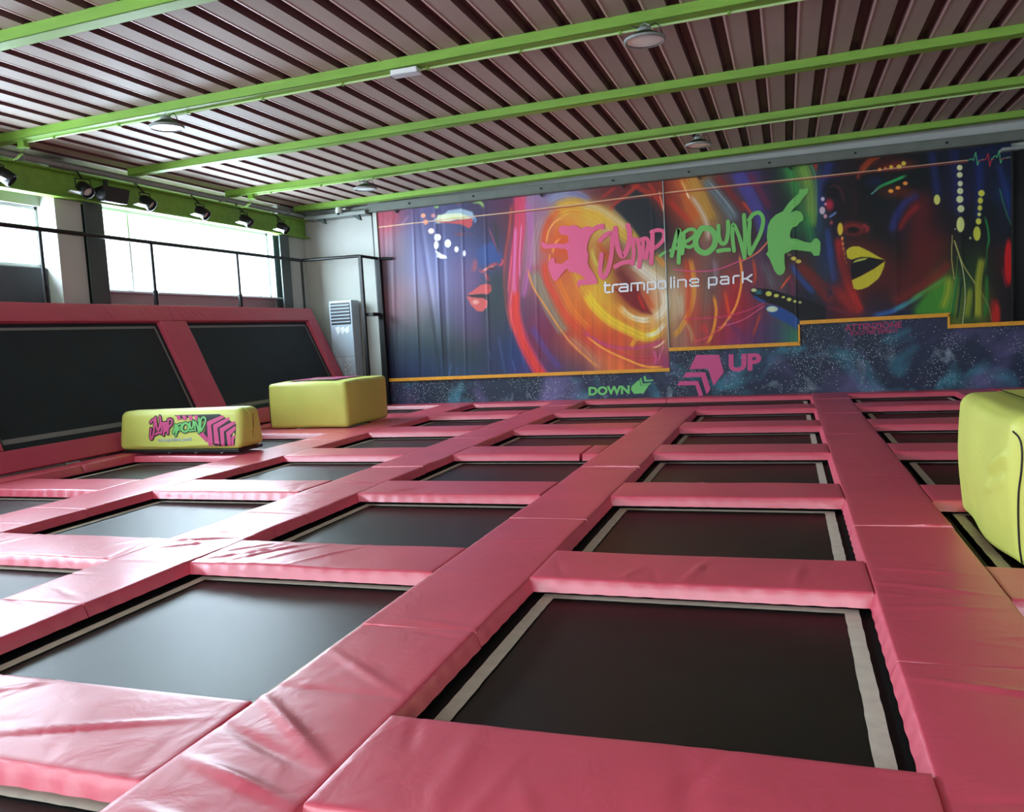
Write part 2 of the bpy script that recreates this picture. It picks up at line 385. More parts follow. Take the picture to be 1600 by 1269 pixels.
# floor standing air conditioner
def ac():
    r = empty('air_conditioner', (-9.86, 17.05, 0.56))
    w2, d, h = 0.30, 0.36, 1.93
    b = MB(); b.box((-w2, 0.0, 0), (w2, d, h)); b.build('cabinet', M['acbody'], r, bevel=0.02, seg=3)
    b = MB(); b.box((-w2+0.04, -0.006, h-0.56), (w2-0.045, 0.002, h-0.05)); g = b.build('outlet_grille', M['black'], r, bevel=0.01)
    for k in range(6):
        z = h-0.50+k*0.078; q = MB(); q.quadset([(-w2+0.05,-0.03,z-0.012),(w2-0.055,-0.03,z-0.012),(w2-0.055,-0.004,z+0.005),(-w2+0.05,-0.004,z+0.005),(-w2+0.05,-0.03,z-0.0),(w2-0.055,-0.03,z-0.0),(w2-0.055,-0.004,z+0.017),(-w2+0.05,-0.004,z+0.017)],
            [(0,1,2,3),(7,6,5,4),(0,4,5,1),(1,5,6,2),(2,6,7,3),(3,7,4,0)]); q.build('louvre', M['acbody'], g)
    MB().box((-0.07, -0.006, h-0.70), (0.10, 0.002, h-0.64)).build('display_panel', M['black'], r, bevel=0.004)
    rnd = random.Random(4); p = MB()
    for k in range(3):
        x = -0.15+k*0.12; vs = [(x+rnd.uniform(-.03,.02), -0.009, h-0.62-k*0.02), (x+0.1, -0.009, h-0.6), (x+0.12, -0.009, h-0.72), (x+0.04, -0.009, h-0.80+rnd.uniform(0,.05))]
        p.quadset(vs, [(0,3,2,1)])
    p.build('torn_label', M['white'], r)
    MB().box((-w2+0.005, -0.003, 0.62), (w2-0.005, 0.001, 0.627)).build('panel_seam', M['wall_dark'], r)
    f = MB()
    for k in range(46):
        x = rnd.choice([-0.16, 0.08])+rnd.uniform(-.06,.1); z = rnd.uniform(0.2, 0.6); s = rnd.uniform(.012,.028)
        a = rnd.uniform(0, 6.28)
        f.quadset([(x+s*math.cos(a+t), -0.005, z+s*math.sin(a+t)*1.3) for t in (0, 1.9, 3.6)], [(0,2,1)])
    f.build('peeling_sticker', M['white'], r)['kind'] = 'stuff'
    tag(r, 'tall pale grey air conditioning cabinet with top grille in the left corner', 'air conditioner')
ac()

# black tube railing behind the slanted side
def railing():
    r = empty('railing', (-10.70, 9.76, 2.3)); ox, oy, oz = -10.70, 9.76, 2.3
    P = lambda x, y, z: (x-ox, y-oy, z-oz)
    zt = 3.47
    MB().tube([P(-10.70, 5.0, zt), P(-10.70, 16.88, zt)], 0.036, 12).build('handrail', M['steel_dark'], r, smooth=True)
    MB().tube([P(-10.70, 16.88, zt), P(-9.16, 16.88, zt-0.02)], 0.036, 12).build('handrail', M['steel_dark'], r, smooth=True)
    MB().tube([P(-9.16, 16.88, zt-0.02), P(-8.92, 17.32, zt-0.07), P(-8.6, 17.36, zt-0.09)], 0.034, 12).build('handrail', M['steel_dark'], r, smooth=True)
    for y in (7.4, 9.76, 12.08, 14.5): 
        MB().tube([P(-10.70, y, 1.9), P(-10.70, y, zt)], 0.028, 10).build('post', M['steel_dark'], r, smooth=True)
        MB().tube([P(-10.70, y, 1.9), P(-10.70, y, 2.62)], 0.043, 10).build('post_sleeve', M['steel_dark'], r, smooth=True)
    MB().tube([P(-10.70, 16.88, 0.3), P(-10.70, 16.88, zt)], 0.028, 10).build('post', M['steel_dark'], r, smooth=True)
    MB().box(P(-9.20, 16.85, -0.2), P(-9.12, 16.93, zt)).build('post', M['steel_dark'], r, bevel=0.008)
    MB().box(P(-8.99, 17.27, -0.2), P(-8.87, 17.38, zt-0.05)).build('post', M['steel_dark'], r, bevel=0.008)
    MB().box(P(-9.14, 16.93, 2.08), P(-8.95, 17.28, 2.16)).build('cross_bar', M['steel_dark'], r, bevel=0.004)
    tag(r, 'black tubular railing standing behind the slanted trampolines by the windows', 'railing')
railing()

# spotlights and loudspeaker hung from the green beam
def spot_proto():
    r = empty('spotlight', (0, 0, 0))
    MB().lathe([(0, -0.10), (0.05, -0.10), (0.075, -0.06), (0.085, 0.0), (0.088, 0.11), (0.076, 0.115), (0.07, 0.05), (0, 0.05)], (0, 0, 0), (0.75, 0.12, -0.62), 20).build('lamp_body', M['black'], r, smooth=True)
    MB().lathe([(0, 0.06), (0.068, 0.06), (0.06, 0.075), (0, 0.085)], (0, 0, 0), (0.75, 0.12, -0.62), 18).build('lamp_lens', M['lens'], r, smooth=True)
    MB().tube([(-0.01, -0.1, -0.01), (-0.03, -0.1, 0.13), (-0.03, 0.1, 0.13), (-0.01, 0.1, -0.01)], 0.01, 6).build('yoke', M['black'], r)
    MB().tube([(-0.03, 0, 0.13), (-0.18, 0, 0.285)], 0.012, 8).build('clamp', M['black'], r)
    q = MB(); q.quadset([(-0.09,-0.18,-0.045),(0.03,-0.20,-0.04),(0.07,-0.05,-0.06),(-0.04,-0.04,-0.07),(-0.09,-0.18,-0.055),(0.03,-0.20,-0.05),(0.07,-0.05,-0.07),(-0.04,-0.04,-0.08)],
        [(0,1,2,3),(7,6,5,4),(0,4,5,1),(1,5,6,2),(2,6,7,3),(3,7,4,0)]); q.build('barn_door', M['white'], r)
    return r
def copy_tree(o, parent=None):
    c = o.copy(); COL.objects.link(c); c.parent = parent
    for ch in list(o.children): copy_tree(ch, c)
    return c
sp = spot_proto(); first = True
for (y, z, lab, rz) in ((9.18, 4.17, 'black spotlight on the green beam at the left edge of the photo', 0.5), (10.62, 4.19, 'black spotlight on the green beam beside the loudspeaker', -0.3),
        (11.98, 4.16, 'black spotlight over the wide window, first right of the loudspeaker', 0.0), (13.42, 4.16, 'black spotlight over the wide window, second right of the loudspeaker', 0.0),
        (14.78, 4.16, 'black spotlight over the wide window, third right of the loudspeaker', 0.0), (16.10, 4.15, 'black spotlight over the dark column near the room corner', 0.0)):
    o = sp if first else copy_tree(sp); first = False
    o.location = (-10.62, y, z); o.rotation_euler.z = rz; o.scale = (1.2, 1.2, 1.2); tag(o, lab, 'spotlight', 'spotlights on the green beam')
r = empty('loudspeaker', (-10.60, 11.2, 4.15))
b = MB(); b.quadset([(-0.14,-0.28,0.10),(0.08,-0.28,0.14),(0.14,0.24,0.12),(-0.14,0.24,0.10),(-0.10,-0.24,-0.10),(0.06,-0.26,-0.12),(0.10,0.20,-0.13),(-0.10,0.2,-0.10)],
    [(0,1,2,3),(7,6,5,4),(0,4,5,1),(1,5,6,2),(2,6,7,3),(3,7,4,0)]); b.build('speaker_cabinet', M['black'], r, bevel=0.015)
MB().lathe([(0, 0), (0.09, 0), (0.095, 0.012), (0.08, 0.02), (0, 0.01)], (0.02, -0.29, 0.0), (0.25, -1, -0.1), 24).build('speaker_cone', M['steel_dark'], r, smooth=True)
MB().box((-0.175, -0.02, 0.1), (-0.145, 0.06, 0.289)).build('bracket', M['black'], r)
tag(r, 'black wedge loudspeaker hung from the green beam above the dark column', 'loudspeaker')

# round high-bay lamps under the beams
def bay():
    r = empty('ceiling_lamp', (0, 0, 0))
    MB().lathe([(0, 0.02), (0.05, 0.05), (0.09, 0.06), (0.15, 0.03), (0.215, -0.01), (0.218, -0.03), (0.20, -0.038), (0.19, -0.03)], (0, 0, 0), (0, 0, 1), 40).build('lamp_housing', M['steel_dark'], r, smooth=True)
    MB().lathe([(0.192, -0.031), (0.15, -0.034), (0, -0.035)], (0, 0, 0), (0, 0, 1), 40).build('lamp_lens', M['lens'], r, smooth=True)
    MB().lathe([(0.192, -0.036), (0.205, -0.042), (0.221, -0.034), (0.222, -0.012)], (0, 0, 0), (0, 0, 1), 40).build('rim', M['galv'], r, smooth=True)
    MB().lathe([(0, 0.05), (0.075, 0.05), (0.07, 0.10), (0.05, 0.115), (0, 0.115)], (0, 0, 0), (0, 0, 1), 20).build('driver', M['galv'], r, smooth=True)
    MB().tube([(-0.07, 0, 0.06), (-0.05, 0, 0.13), (0, 0, 0.155), (0.05, 0, 0.13), (0.07, 0, 0.06)], 0.007, 6).build('hanger', M['galv'], r, smooth=True)
    MB().tube([(0.02, 0.02, 0.11), (0.12, 0.0, 0.14), (0.16, 0, 0.10), (0.19, 0.0, 0.01)], 0.006, 6).build('cable', M['black'], r, smooth=True)
    MB().tube([(-0.02, 0.0, 0.11), (-0.08, 0.01, 0.12), (-0.14, 0.02, 0.155)], 0.006, 6).build('cable', M['black'], r, smooth=True)
    return r
lp = bay(); first = True
for (x, y, z, lab) in ((-7.66, 9.13, 4.475, 'round ceiling lamp with bright lens, on the left of the near lamp beam'), (-1.36, 9.08, 4.55, 'round ceiling lamp on the right of the near lamp beam'),
        (-7.62, 14.45, 4.455, 'small-looking far round ceiling lamp towards the left wall'), (-1.33, 14.40, 4.50, 'small-looking far round ceiling lamp above the right half of the mural')):
    o = lp if first else copy_tree(lp); first = False
    o.location = (x, y, z); tag(o, lab, 'ceiling lamp', 'round ceiling lamps')
r = empty('emergency_light', (-4.2, 9.17, 4.625))
MB().box((-0.17, -0.07, 0.0), (0.17, 0.07, 0.055)).build('casing', M['white'], r, bevel=0.012)
MB().box((-0.18, -0.078, -0.012), (0.18, 0.078, 0.004)).build('diffuser', M['lens'], r, bevel=0.006)
tag(r, 'white rectangular emergency light fixed under a green roof beam', 'emergency light')

# ------------------------------------------------------------------ pads and trampolines
rng = np.random.RandomState(11)
STR = {1: (-7.384, -6.646), 2: (-4.788, -4.112), 3: (-2.199, -1.548), 4: (0.421, 1.060), 5: (2.93, 3.57), 6: (5.45, 6.15)}
XA = -9.22                                                  # inner edge of the roll at the foot of the slanted side
COLS = {'A': (XA, STR[1][0]), 'B': (STR[1][1], STR[2][0]), 'C': (STR[2][1], STR[3][0]), 'D': (STR[3][1], STR[4][0]), 'E': (STR[4][1], STR[5][0]), 'F': (STR[5][1], STR[6][0])}
FAR = [0.35, 2.84, 5.335, 7.84, 10.347, 12.81, 15.23]       # far edge of each cross pad
NEAR = [-0.30, 2.20, 4.73, 7.18, 9.667, 12.11, 14.52, 16.95]  # near edge of each cross pad
COLNAME = {'A': 'the column beside the slanted trampolines', 'B': 'the second column from the slanted side', 'C': 'the column left of the central walkway',
           'D': 'the column right of the central walkway', 'E': 'the column under the big right block', 'F': 'the last column on the right'}
ROWNAME = ['nearest row', 'second row', 'third row', 'fourth row', 'fifth row', 'sixth row', 'farthest row by the mural']

def rounded(a, b, r, fl, th, res):
    """1D stations across a pad: skirt bottom, skirt, rounded shoulder, top"""
    n = max(3, int((b-a-2*r)/res))
    q = fl*1.4*r/th; p = [a-fl, a-fl+(fl-q)*0.5, a-q, a+r*0.35, a+r]; z = [-th, -th+(th-1.4*r)*0.5, -1.4*r, -r*0.2, 0.0]
    t = list(np.linspace(a+r, b-r, n+1)[1:-1])
    p += t; z += [0.0]*len(t)
    p += [b-r, b-r*0.35, b+q, b+fl-(fl-q)*0.5, b+fl]; z += [0.0, -r*0.2, -1.4*r, -th+(th-1.4*r)*0.5, -th]
    return np.array(p), np.array(z)

def pad(name, x0, x1, y0, y1, z0=0.0, th=0.085, mat=None, res=0.05, seed=0, wr=1.0, fl=(0.0, 0.028), r=0.009, creases=(), parent=None):
    px, zx = rounded(x0, x1, r, fl[0], th, res); py, zy = rounded(y0, y1, r, fl[1], th, res)
    X, Y = np.meshgrid(px, py, indexing='ij'); Z = np.minimum(zx[:, None], zy[None, :])
    R = np.random.RandomState(seed)
    top = np.clip((Z+0.03)/0.03, 0, 1)
    cx, cy = (x0+x1)/2, (y0+y1)/2; lx, ly = (x1-x0), (y1-y0)
    u = (X-cx)/lx*2; v = (Y-cy)/ly*2
    D = 0.004*(1-u**2)*(1-v**2)
    for k in range(5):
        a, b_, ph = R.uniform(-3, 3), R.uniform(-3, 3), R.uniform(0, 6.28)
        D += wr*0.0016*np.sin(a*X*2.2+b_*Y*2.2+ph)
    # pulled folds of the cover: sharp ridges fading along their length
    k_n = int(R.randint(2, 5)) if wr > 0 else 0
    long_y = ly > lx
    for k in range(k_n):
        ex = x0+R.rand()*lx; ey = y0+R.rand()*ly
        ang = R.uniform(-0.5, 0.5) + (0 if long_y else PI/2)
        dx, dy = math.cos(ang), math.sin(ang)
        d = -(X-ex)*dy+(Y-ey)*dx; s = (X-ex)*dx+(Y-ey)*dy
        L = R.uniform(0.12, 0.4); wd = R.uniform(0.008, 0.02)*max(1, res/0.03)
        D += wr*R.uniform(0.003, 0.008)*R.choice([1, -1])*np.exp(-(d/wd)**2)*np.exp(-(s/L)**2)
    for (ax, ay, bx, by, h, wd) in creases:
        h *= 1.35; wd *= 0.8
        dx, dy = bx-ax, by-ay; L = math.hypot(dx, dy); dx, dy = dx/L, dy/L
        d = -(X-ax)*dy+(Y-ay)*dx; s = np.clip(((X-ax)*dx+(Y-ay)*dy)/L, -0.2, 1.2)
        D += h*np.exp(-(d/wd)**2)*np.clip(1.15-np.abs(s-0.5)*1.6, 0, 1)
    # gathered edge: small ruffles along the skirt
    ruf = 0.0010*wr*(np.sin(X*47+seed)+0.6*np.sin(X*83+seed*2)+np.sin(Y*43+seed)+0.6*np.sin(Y*91))
    Z = Z + D*top + ruf*(1-top)*0.5 + z0
    Xj = X + (1-top)*0.002*np.sin(Y*39+seed); Yj = Y + (1-top)*0.003*np.sin(X*41+seed)
    nx, ny = X.shape
    vs = np.stack([Xj, Yj, Z], -1).reshape(-1, 3)
    idx = np.arange(nx*ny).reshape(nx, ny)
    q = np.stack([idx[:-1, :-1], idx[1:, :-1], idx[1:, 1:], idx[:-1, 1:]], -1).reshape(-1, 4)
    loop = list(idx[0, :]) + list(idx[1:, -1]) + list(idx[-1, :-1][::-1]) + list(idx[1:-1, 0][::-1])
    fs = [tuple(int(i) for i in f) for f in q] + [tuple(int(i) for i in loop)]
    o = mesh_obj(name, vs, fs, mat or M['pink'], parent, smooth=True)
    o.data.set_sharp_from_angle(angle=math.radians(50))
    return o

def ordinal(n): return ['first', 'second', 'third', 'fourth', 'fifth', 'sixth', 'seventh', 'eighth'][n-1]
STRNAME = {1: 'the strip nearest the slanted trampolines', 2: 'the second strip from the slanted trampolines', 3: 'the central walkway strip', 4: 'the strip left of the big right block',
           5: 'the strip behind the big right block', 6: 'the strip by the right wall'}
# long pads, joined end to end half way along each trampoline
JOIN = [-0.9, 1.28, 3.79, 6.27, 8.75, 11.23, 13.66, 16.1, 17.40]
seed = 20
for s, (xa, xb) in STR.items():
    js = list(JOIN)
    if s == 3: js = JOIN[:7] + [15.20]           # this walkway stops before the last wide trampoline
    n = len(js)-1
    for i in range(n):
        y0, y1 = js[i], js[i+1]
        near = y0 < 5
        res = 0.022 if near else (0.035 if y0 < 9 else 0.07)
        seed += 1; cr = []
        if s == 3 and i == 1: cr = [(-2.2, 2.9, -1.62, 2.45, 0.016, 0.03), (-2.16, 2.62, -1.70, 2.42, -0.010, 0.03), (-2.1, 2.35, -1.6, 2.2, 0.014, 0.03), (-2.16, 3.42, -1.62, 3.05, 0.008, 0.02), (-2.1, 2.05, -1.6, 1.95, 0.010, 0.03), (-1.95, 3.76, -1.56, 3.66, -0.006, 0.015), (-2.18, 1.8, -1.7, 1.9, 0.011, 0.025)]
        if s == 3 and i == 2: cr = [(-2.0, 3.9, -1.6, 3.84, 0.007, 0.015), (-2.15, 5.5, -1.65, 5.6, 0.006, 0.02)]
        if s == 2 and i in (1, 2): cr = [(-4.75, 4.0+i*0.6, -4.2, 4.2+i*0.6, 0.010, 0.02), (-4.7, 5.3, -4.2, 5.1, 0.009, 0.02), (-4.7, 5.55, -4.15, 5.5, -0.008, 0.02), (-4.7, 5.0, -4.3, 5.25, 0.008, 0.02)]
        if s == 2 and i == 3: cr = [(-4.75, 7.9, -4.15, 7.6, 0.010, 0.02), (-4.7, 7.5, -4.2, 7.75, 0.009, 0.02), (-4.7, 7.1, -4.4, 7.3, 0.009, 0.02), (-4.5, 6.6, -4.2, 6.9, 0.007, 0.02)]
        if s == 4 and i in (1, 2): cr = [(0.5, 3.6, 1.0, 3.5, 0.009, 0.025), (0.45, 4.9, 1.0, 4.75, 0.008, 0.03), (0.45, 5.2, 1.0, 5.1, 0.007, 0.02), (0.5, 4.5, 1.0, 4.55, 0.006, 0.03)]
        o = pad('edge_pad', xa, xb, y0+0.004, y1-0.004, z0=float(rng.uniform(-0.003, 0.004)), res=res, seed=seed, creases=cr, wr=1.0 if y0 < 9 else 0.7, fl=(0.030, 0.0))
        nm = ordinal(n-i)
        tag(o, 'long pink pad, %s from the mural in %s' % (nm, STRNAME[s]), 'safety pad', 'long pink pads in %s' % STRNAME[s])

# cross pads between the strips
for c, (xa, xb) in COLS.items():
    for k in range(len(FAR)+1):
        if k == 7: continue
        y0, y1 = NEAR[k], FAR[k]
        near = y0 < 5; res = 0.024 if near else (0.035 if y0 < 9 else 0.07)
        seed += 1; cr = []; xe = xb
        if c == 'C' and k == 1: cr = [(-3.9, 2.3, -3.3, 2.8, 0.012, 0.02), (-3.2, 2.3, -2.4, 2.62, 0.012, 0.018), (-3.7, 2.3, -3.1, 2.45, -0.006, 0.03)]
        if c == 'C' and k == 2: cr = [(-4.1, 4.8, -3.5, 5.2, 0.010, 0.02), (-3.85, 4.75, -3.45, 5.3, 0.010, 0.018), (-3.6, 4.75, -3.3, 5.3, 0.008, 0.018), (-3.3, 4.76, -3.0, 5.3, 0.007, 0.016), (-3.9, 4.9, -3.6, 5.3, -0.009, 0.02), (-4.05, 5.0, -3.7, 5.3, 0.009, 0.016)]
        if c == 'D' and k == 1: cr = [(-1.1, 2.2, -1.15, 2.8, 0.004, 0.05), (-0.3, 2.2, -0.36, 2.8, -0.004, 0.06), (-0.75, 2.24, -0.9, 2.5, 0.003, 0.03)]
        if c == 'D' and k == 2: cr = [(-0.62, 4.75, -0.5, 5.25, 0.007, 0.03), (0.0, 4.74, 0.05, 5.2, 0.006, 0.025), (-1.0, 4.74, -0.9, 5.0, 0.005, 0.03)]
        if c == 'B' and k in (2, 3): cr = [(-6.3, y0, -6.2, y1, 0.006, 0.03), (-5.3, y0, -5.0, y1, 0.007, 0.025)]
        if c == 'C' and k == 3: cr = [(-3.9, y0+0.02, -3.6, y0+0.3, 0.012, 0.02), (-3.7, y0+0.02, -3.5, y0+0.3, -0.009, 0.02), (-3.4, y0+0.02, -3.3, y0+0.2, 0.008, 0.02)]
        if c == 'C' and k == 4:                      # this one is short; a small end piece fills the gap
            xe = xb-0.23
            o = pad('cross_pad', xb-0.20, xb-0.006, y0, y1, z0=0.002, res=0.03, seed=seed+300)
            tag(o, 'small pink end pad filling a gap beside the central walkway', 'safety pad')
        o = pad('cross_pad', xa+0.006, xe-0.006, y0, y1, z0=float(rng.uniform(-0.004, 0.006)), res=res, seed=seed, creases=cr, wr=1.0 if y0 < 9 else 0.8)
        tag(o, 'pink vinyl cross pad, %s from the mural, in %s' % (ordinal(8-k), COLNAME[c]), 'safety pad', 'pink cross pads in %s' % COLNAME[c])
# pads against the mural wall
for (xa, xb, lab) in ((XA, -7.39, 'by the slanted side'), (-6.64, -4.79, 'left of centre'), (-4.10, -2.38, 'under the DOWN sign'), (-2.37, 0.415, 'under the UP sign'), (1.065, 2.925, 'under the faded warning sign'), (3.575, 5.44, 'at the right end')):
    seed += 1
    o = pad('wall_pad', xa, xb, NEAR[7], 17.40, z0=0.0, res=0.08, seed=seed)
    tag(o, 'pink pad lying against the mural wall, the one %s' % lab, 'safety pad', 'pink pads along the mural wall')
# soft roll at the foot of the slanted side
for i in range(len(JOIN)-2):
    seed += 1
    o = pad('foot_roll', -9.60, XA-0.006, JOIN[i+1]+0.004, JOIN[i+2]-0.004, z0=0.03, th=0.12, r=0.07, fl=(0.0, 0.0), res=0.05, seed=seed, wr=1.6)
    tag(o, 'rounded pink foot roll, %s from the mural, below the slanted trampolines' % ordinal(7-i), 'safety pad', 'pink foot rolls')

# trampolines: jump mat, tape border, skirt and the frame under the pads
ZM = -0.12
def ring(x0, x1, y0, y1, w, z, name, mat, parent, wob=0.0, rc=0.0, seed=0):
    """flat closed band with outer bounds x0..y1 and width w"""
    R = np.random.RandomState(seed)
    def loop(ins, rr):
        pts = []; a0, a1, b0, b1 = x0+ins, x1-ins, y0+ins, y1-ins; rr = max(rr, 0.004)
        n = 26 if wob else 6
        cs = [((a1-rr, b0+rr), -90), ((a1-rr, b1-rr), 0), ((a0+rr, b1-rr), 90), ((a0+rr, b0+rr), 180)]
        for k, ((cx, cy), st) in enumerate(cs):
            for q in range(7):
                t = math.radians(st+q*15); pts.append((cx+rr*math.cos(t), cy+rr*math.sin(t)))
            nx_, ny_ = cs[(k+1) % 4][0]; t = math.radians(st+90)
            e0 = pts[-1]; s2 = math.radians(cs[(k+1) % 4][1]); e1 = (nx_+rr*math.cos(s2), ny_+rr*math.sin(s2))
            for q in range(1, n): pts.append((e0[0]+(e1[0]-e0[0])*q/n, e0[1]+(e1[1]-e0[1])*q/n))
        return pts
    a, b = loop(0, rc), loop(w, max(rc-w, 0))
    if wob:
        a = [(p+R.uniform(-wob, wob), q+R.uniform(-wob, wob)) for p, q in a]; b = [(p+R.uniform(-wob, wob), q+R.uniform(-wob, wob)) for p, q in b]
    n = len(a); vs = [(p, q, z) for p, q in a] + [(p, q, z) for p, q in b]
    fs = [(i, (i+1) % n, n+(i+1) % n, n+i) for i in range(n)]
    return mesh_obj(name, vs, fs, mat, parent)
def trampoline(xa, xb, ya, yb, lab, grp, near, rc=0.0, sd=0):
    cx, cy = (xa+xb)/2, (ya+yb)/2; r = empty('trampoline', (cx, cy, ZM))
    ins = 0.15 if xa > 1.0 else 0.085
    a, b, c, d = xa-cx+ins, xb-cx-0.085, ya-cy+0.10, yb-cy+0.03
    n = 24 if near else 10
    X, Y = np.meshgrid(np.linspace(a+0.01, b-0.01, n), np.linspace(c+0.01, d-0.01, n), indexing='ij')
    Z = -0.012*(1-((X/(b-a)*2)**2))*(1-(((Y-(c+d)/2)/(d-c)*2)**2))
    idx = np.arange(n*n).reshape(n, n)
    q = np.stack([idx[:-1, :-1], idx[1:, :-1], idx[1:, 1:], idx[:-1, 1:]], -1).reshape(-1, 4)
    mesh_obj('jump_mat', np.stack([X, Y, Z], -1).reshape(-1, 3), [tuple(int(i) for i in f) for f in q], M['mat'], r, smooth=True)
    ring(a, b, c, d, 0.075 if near else 0.07, 0.006, 'tape_border', M['tape'], r, 0.0022 if near else 0.0, rc, sd)
    ring(xa-cx-0.08, xb-cx+0.08, ya-cy-0.1, yb-cy+0.12, 0.19, -0.004, 'edge_skirt', M['skirt'], r)
    f = MB(); e = 0.05
    X0, X1, Y0, Y1 = xa-cx-0.22, xb-cx+0.22, ya-cy-0.22, yb-cy+0.22
    for (p0, p1) in (((X0, Y0), (X0+0.05, Y1)), ((X1-0.05, Y0), (X1, Y1)), ((X0+0.05, Y0), (X1-0.05, Y0+0.05)), ((X0+0.05, Y1-0.05), (X1-0.05, Y1))):
        f.box((p0[0], p0[1], -0.03), (p1[0], p1[1], 0.030))
    f.build('frame', M['steel_dark'], r)
    for (p, q_) in ((X0+0.05, Y0+0.05), (X1-0.05, Y0+0.05), (X0+0.05, Y1-0.05), (X1-0.05, Y1-0.05)):
        MB().tube([(p, q_, -0.03), (p, q_, -1.03)], 0.025, 8).build('leg', M['steel_dark'], r)
    tag(r, lab, 'trampoline', grp)
sd = 0
for c, (xa, xb) in COLS.items():
    for k in range(7):
        if k == 6 and c in 'CD': continue
        sd += 1
        rc = 0.25 if (c == 'B' and k in (1,)) else 0.0
        trampoline(xa, xb, FAR[k], NEAR[k+1], 'black trampoline bed, %s from the mural, in %s' % (ordinal(7-k), COLNAME[c]), 'square trampolines', k < 3, rc, sd)
trampoline(COLS['C'][0], COLS['D'][1], FAR[6], NEAR[7], 'extra wide black trampoline bed directly in front of the UP and DOWN signs', None, False, 0, 99)

# slanted trampolines along the left wall
A0 = np.array([-9.62, 0.0, 0.04]); A1 = np.array([-10.66, 0.0, 2.30])
SV = (A1-A0); SL = float(np.linalg.norm(SV)); SV = SV/SL; SN = np.array([SV[2], 0, -SV[0]])      # SN points into the hall
def slant(y, s, h=0.0): return np.array([A0[0], y, A0[2]]) + SV*s + SN*h
def to_slant(o):
    """lay a pad built in (s across, y along, h up) onto the slanted plane"""
    me = o.data; n = len(me.vertices); co = np.empty(n*3); me.vertices.foreach_get('co', co); co = co.reshape(-1, 3)
    P = np.array([A0[0], 0, A0[2]])[None, :] + SV[None, :]*co[:, 0:1] + SN[None, :]*co[:, 2:3] + np.array([0, 1.0, 0])[None, :]*co[:, 1:2]
    me.vertices.foreach_set('co', P.reshape(-1)); me.flip_normals(); me.update()
DIV = [(7.27, 7.93), (11.86, 12.52), (16.62, 16.97)]
seg = [('left part', DIV[0][1], DIV[1][0]), ('right part', DIV[1][1], DIV[2][0])]
for i, (nm, ya, yb) in enumerate(seg):
    r = empty('slanted_trampoline', tuple(slant((ya+yb)/2, SL/2, 0.0)))
    loc = np.array(r.location); b0, b1 = 0.30, SL-0.30
    def q4(s0, s1, y0, y1, h): return [slant(y0, s0, h)-loc, slant(y1, s0, h)-loc, slant(y1, s1, h)-loc, slant(y0, s1, h)-loc]
    mesh_obj('jump_mat', q4(0.2, SL-0.2, ya-0.1, yb+0.1, 0.0), [(0, 1, 2, 3)], M['mat_slant'], r)
    t = MB(); g0, g1, h0, h1 = b0+0.10, b1-0.06, ya+0.05, yb-0.09; tw = 0.045
    for (s0, s1, y0, y1) in ((g0, g0+tw*1.6, h0, h1), (g1-tw, g1, h0, h1), (g0, g1, h0, h0+tw), (g0, g1, h1-tw, h1)):
        t.quadset(q4(s0, s1, y0, y1, 0.006), [(0, 1, 2, 3)])
    t.build('tape_border', M['tape_grey'], r)
    fr = MB()
    for y in (ya-0.15, yb+0.15): fr.tube([slant(y, 0.05, -0.03)-loc, slant(y, SL-0.05, -0.03)-loc], 0.025, 8)
    for s_ in (0.06, SL-0.06): fr.tube([slant(ya-0.15, s_, -0.03)-loc, slant(yb+0.15, s_, -0.03)-loc], 0.025, 8)
    for y in (ya, yb): fr.tube([slant(y, SL-0.06, -0.05)-loc, np.array([-10.8, y, -1.1])-loc], 0.025, 8)
    fr.build('frame', M['steel_dark'], r)
    tag(r, ['large slanted trampoline leaning on the left wall, the one behind the low logo block', 'slanted trampoline leaning on the left wall, the farther one near the air conditioner'][i], 'trampoline', 'slanted trampolines')
sdd = 700
for i, (ya, yb) in enumerate(DIV):
    sdd += 1
    o = pad('slanted_pad', 0.30, SL-0.30, ya, yb, z0=0.085, th=0.085, mat=M['pink_slant'], res=0.04, seed=sdd, wr=0.8, fl=(0.0, 0.012)); to_slant(o)
    tag(o, ['sloping pink divider pad at the left edge of the photo, beside the big slanted trampoline',
            'sloping pink divider pad between the two slanted trampolines in view', 'sloping pink border pad at the far end of the slanted side, before the air conditioner'][i], 'safety pad', 'sloping pink pads')
YS = [7.27, 12.2, 16.97]
for i in range(2):
    sdd += 1; cr = []
    if i == 1: cr = [(SL-0.28, 12.35+q*0.22, SL-0.02, 12.25+q*0.16, 0.012, 0.012) for q in range(5)]
    if i == 0: cr = [(SL-0.28, 10.9, SL-0.02, 10.7, 0.010, 0.012), (SL-0.28, 9.2, SL-0.02, 9.15, 0.008, 0.012), (SL-0.28, 11.6, SL-0.02, 11.5, 0.008, 0.012)]
    o = pad('top_pad', SL-0.296, SL+0.02, YS[i]+0.004, YS[i+1]-0.004, z0=0.085, th=0.09, mat=M['pink_slant'], res=0.03, seed=sdd, wr=0.8, creases=cr); to_slant(o)
    tag(o, ['pink top pad above the big slanted trampoline on the left, below the windows', 'creased pink top pad above the farther slanted trampoline, below the wide window'][i], 'safety pad', 'pink top pads of the slanted side')
    o = pad('bottom_pad', 0.0, 0.296, YS[i]+0.004, YS[i+1]-0.004, z0=0.08, th=0.08, mat=M['pink_slant'], res=0.05, seed=sdd+40, wr=0.8); to_slant(o)
    tag(o, ['pink bottom pad under the big slanted trampoline on the left', 'pink bottom pad under the farther slanted trampoline, behind the yellow blocks'][i], 'safety pad', 'pink bottom pads of the slanted side')

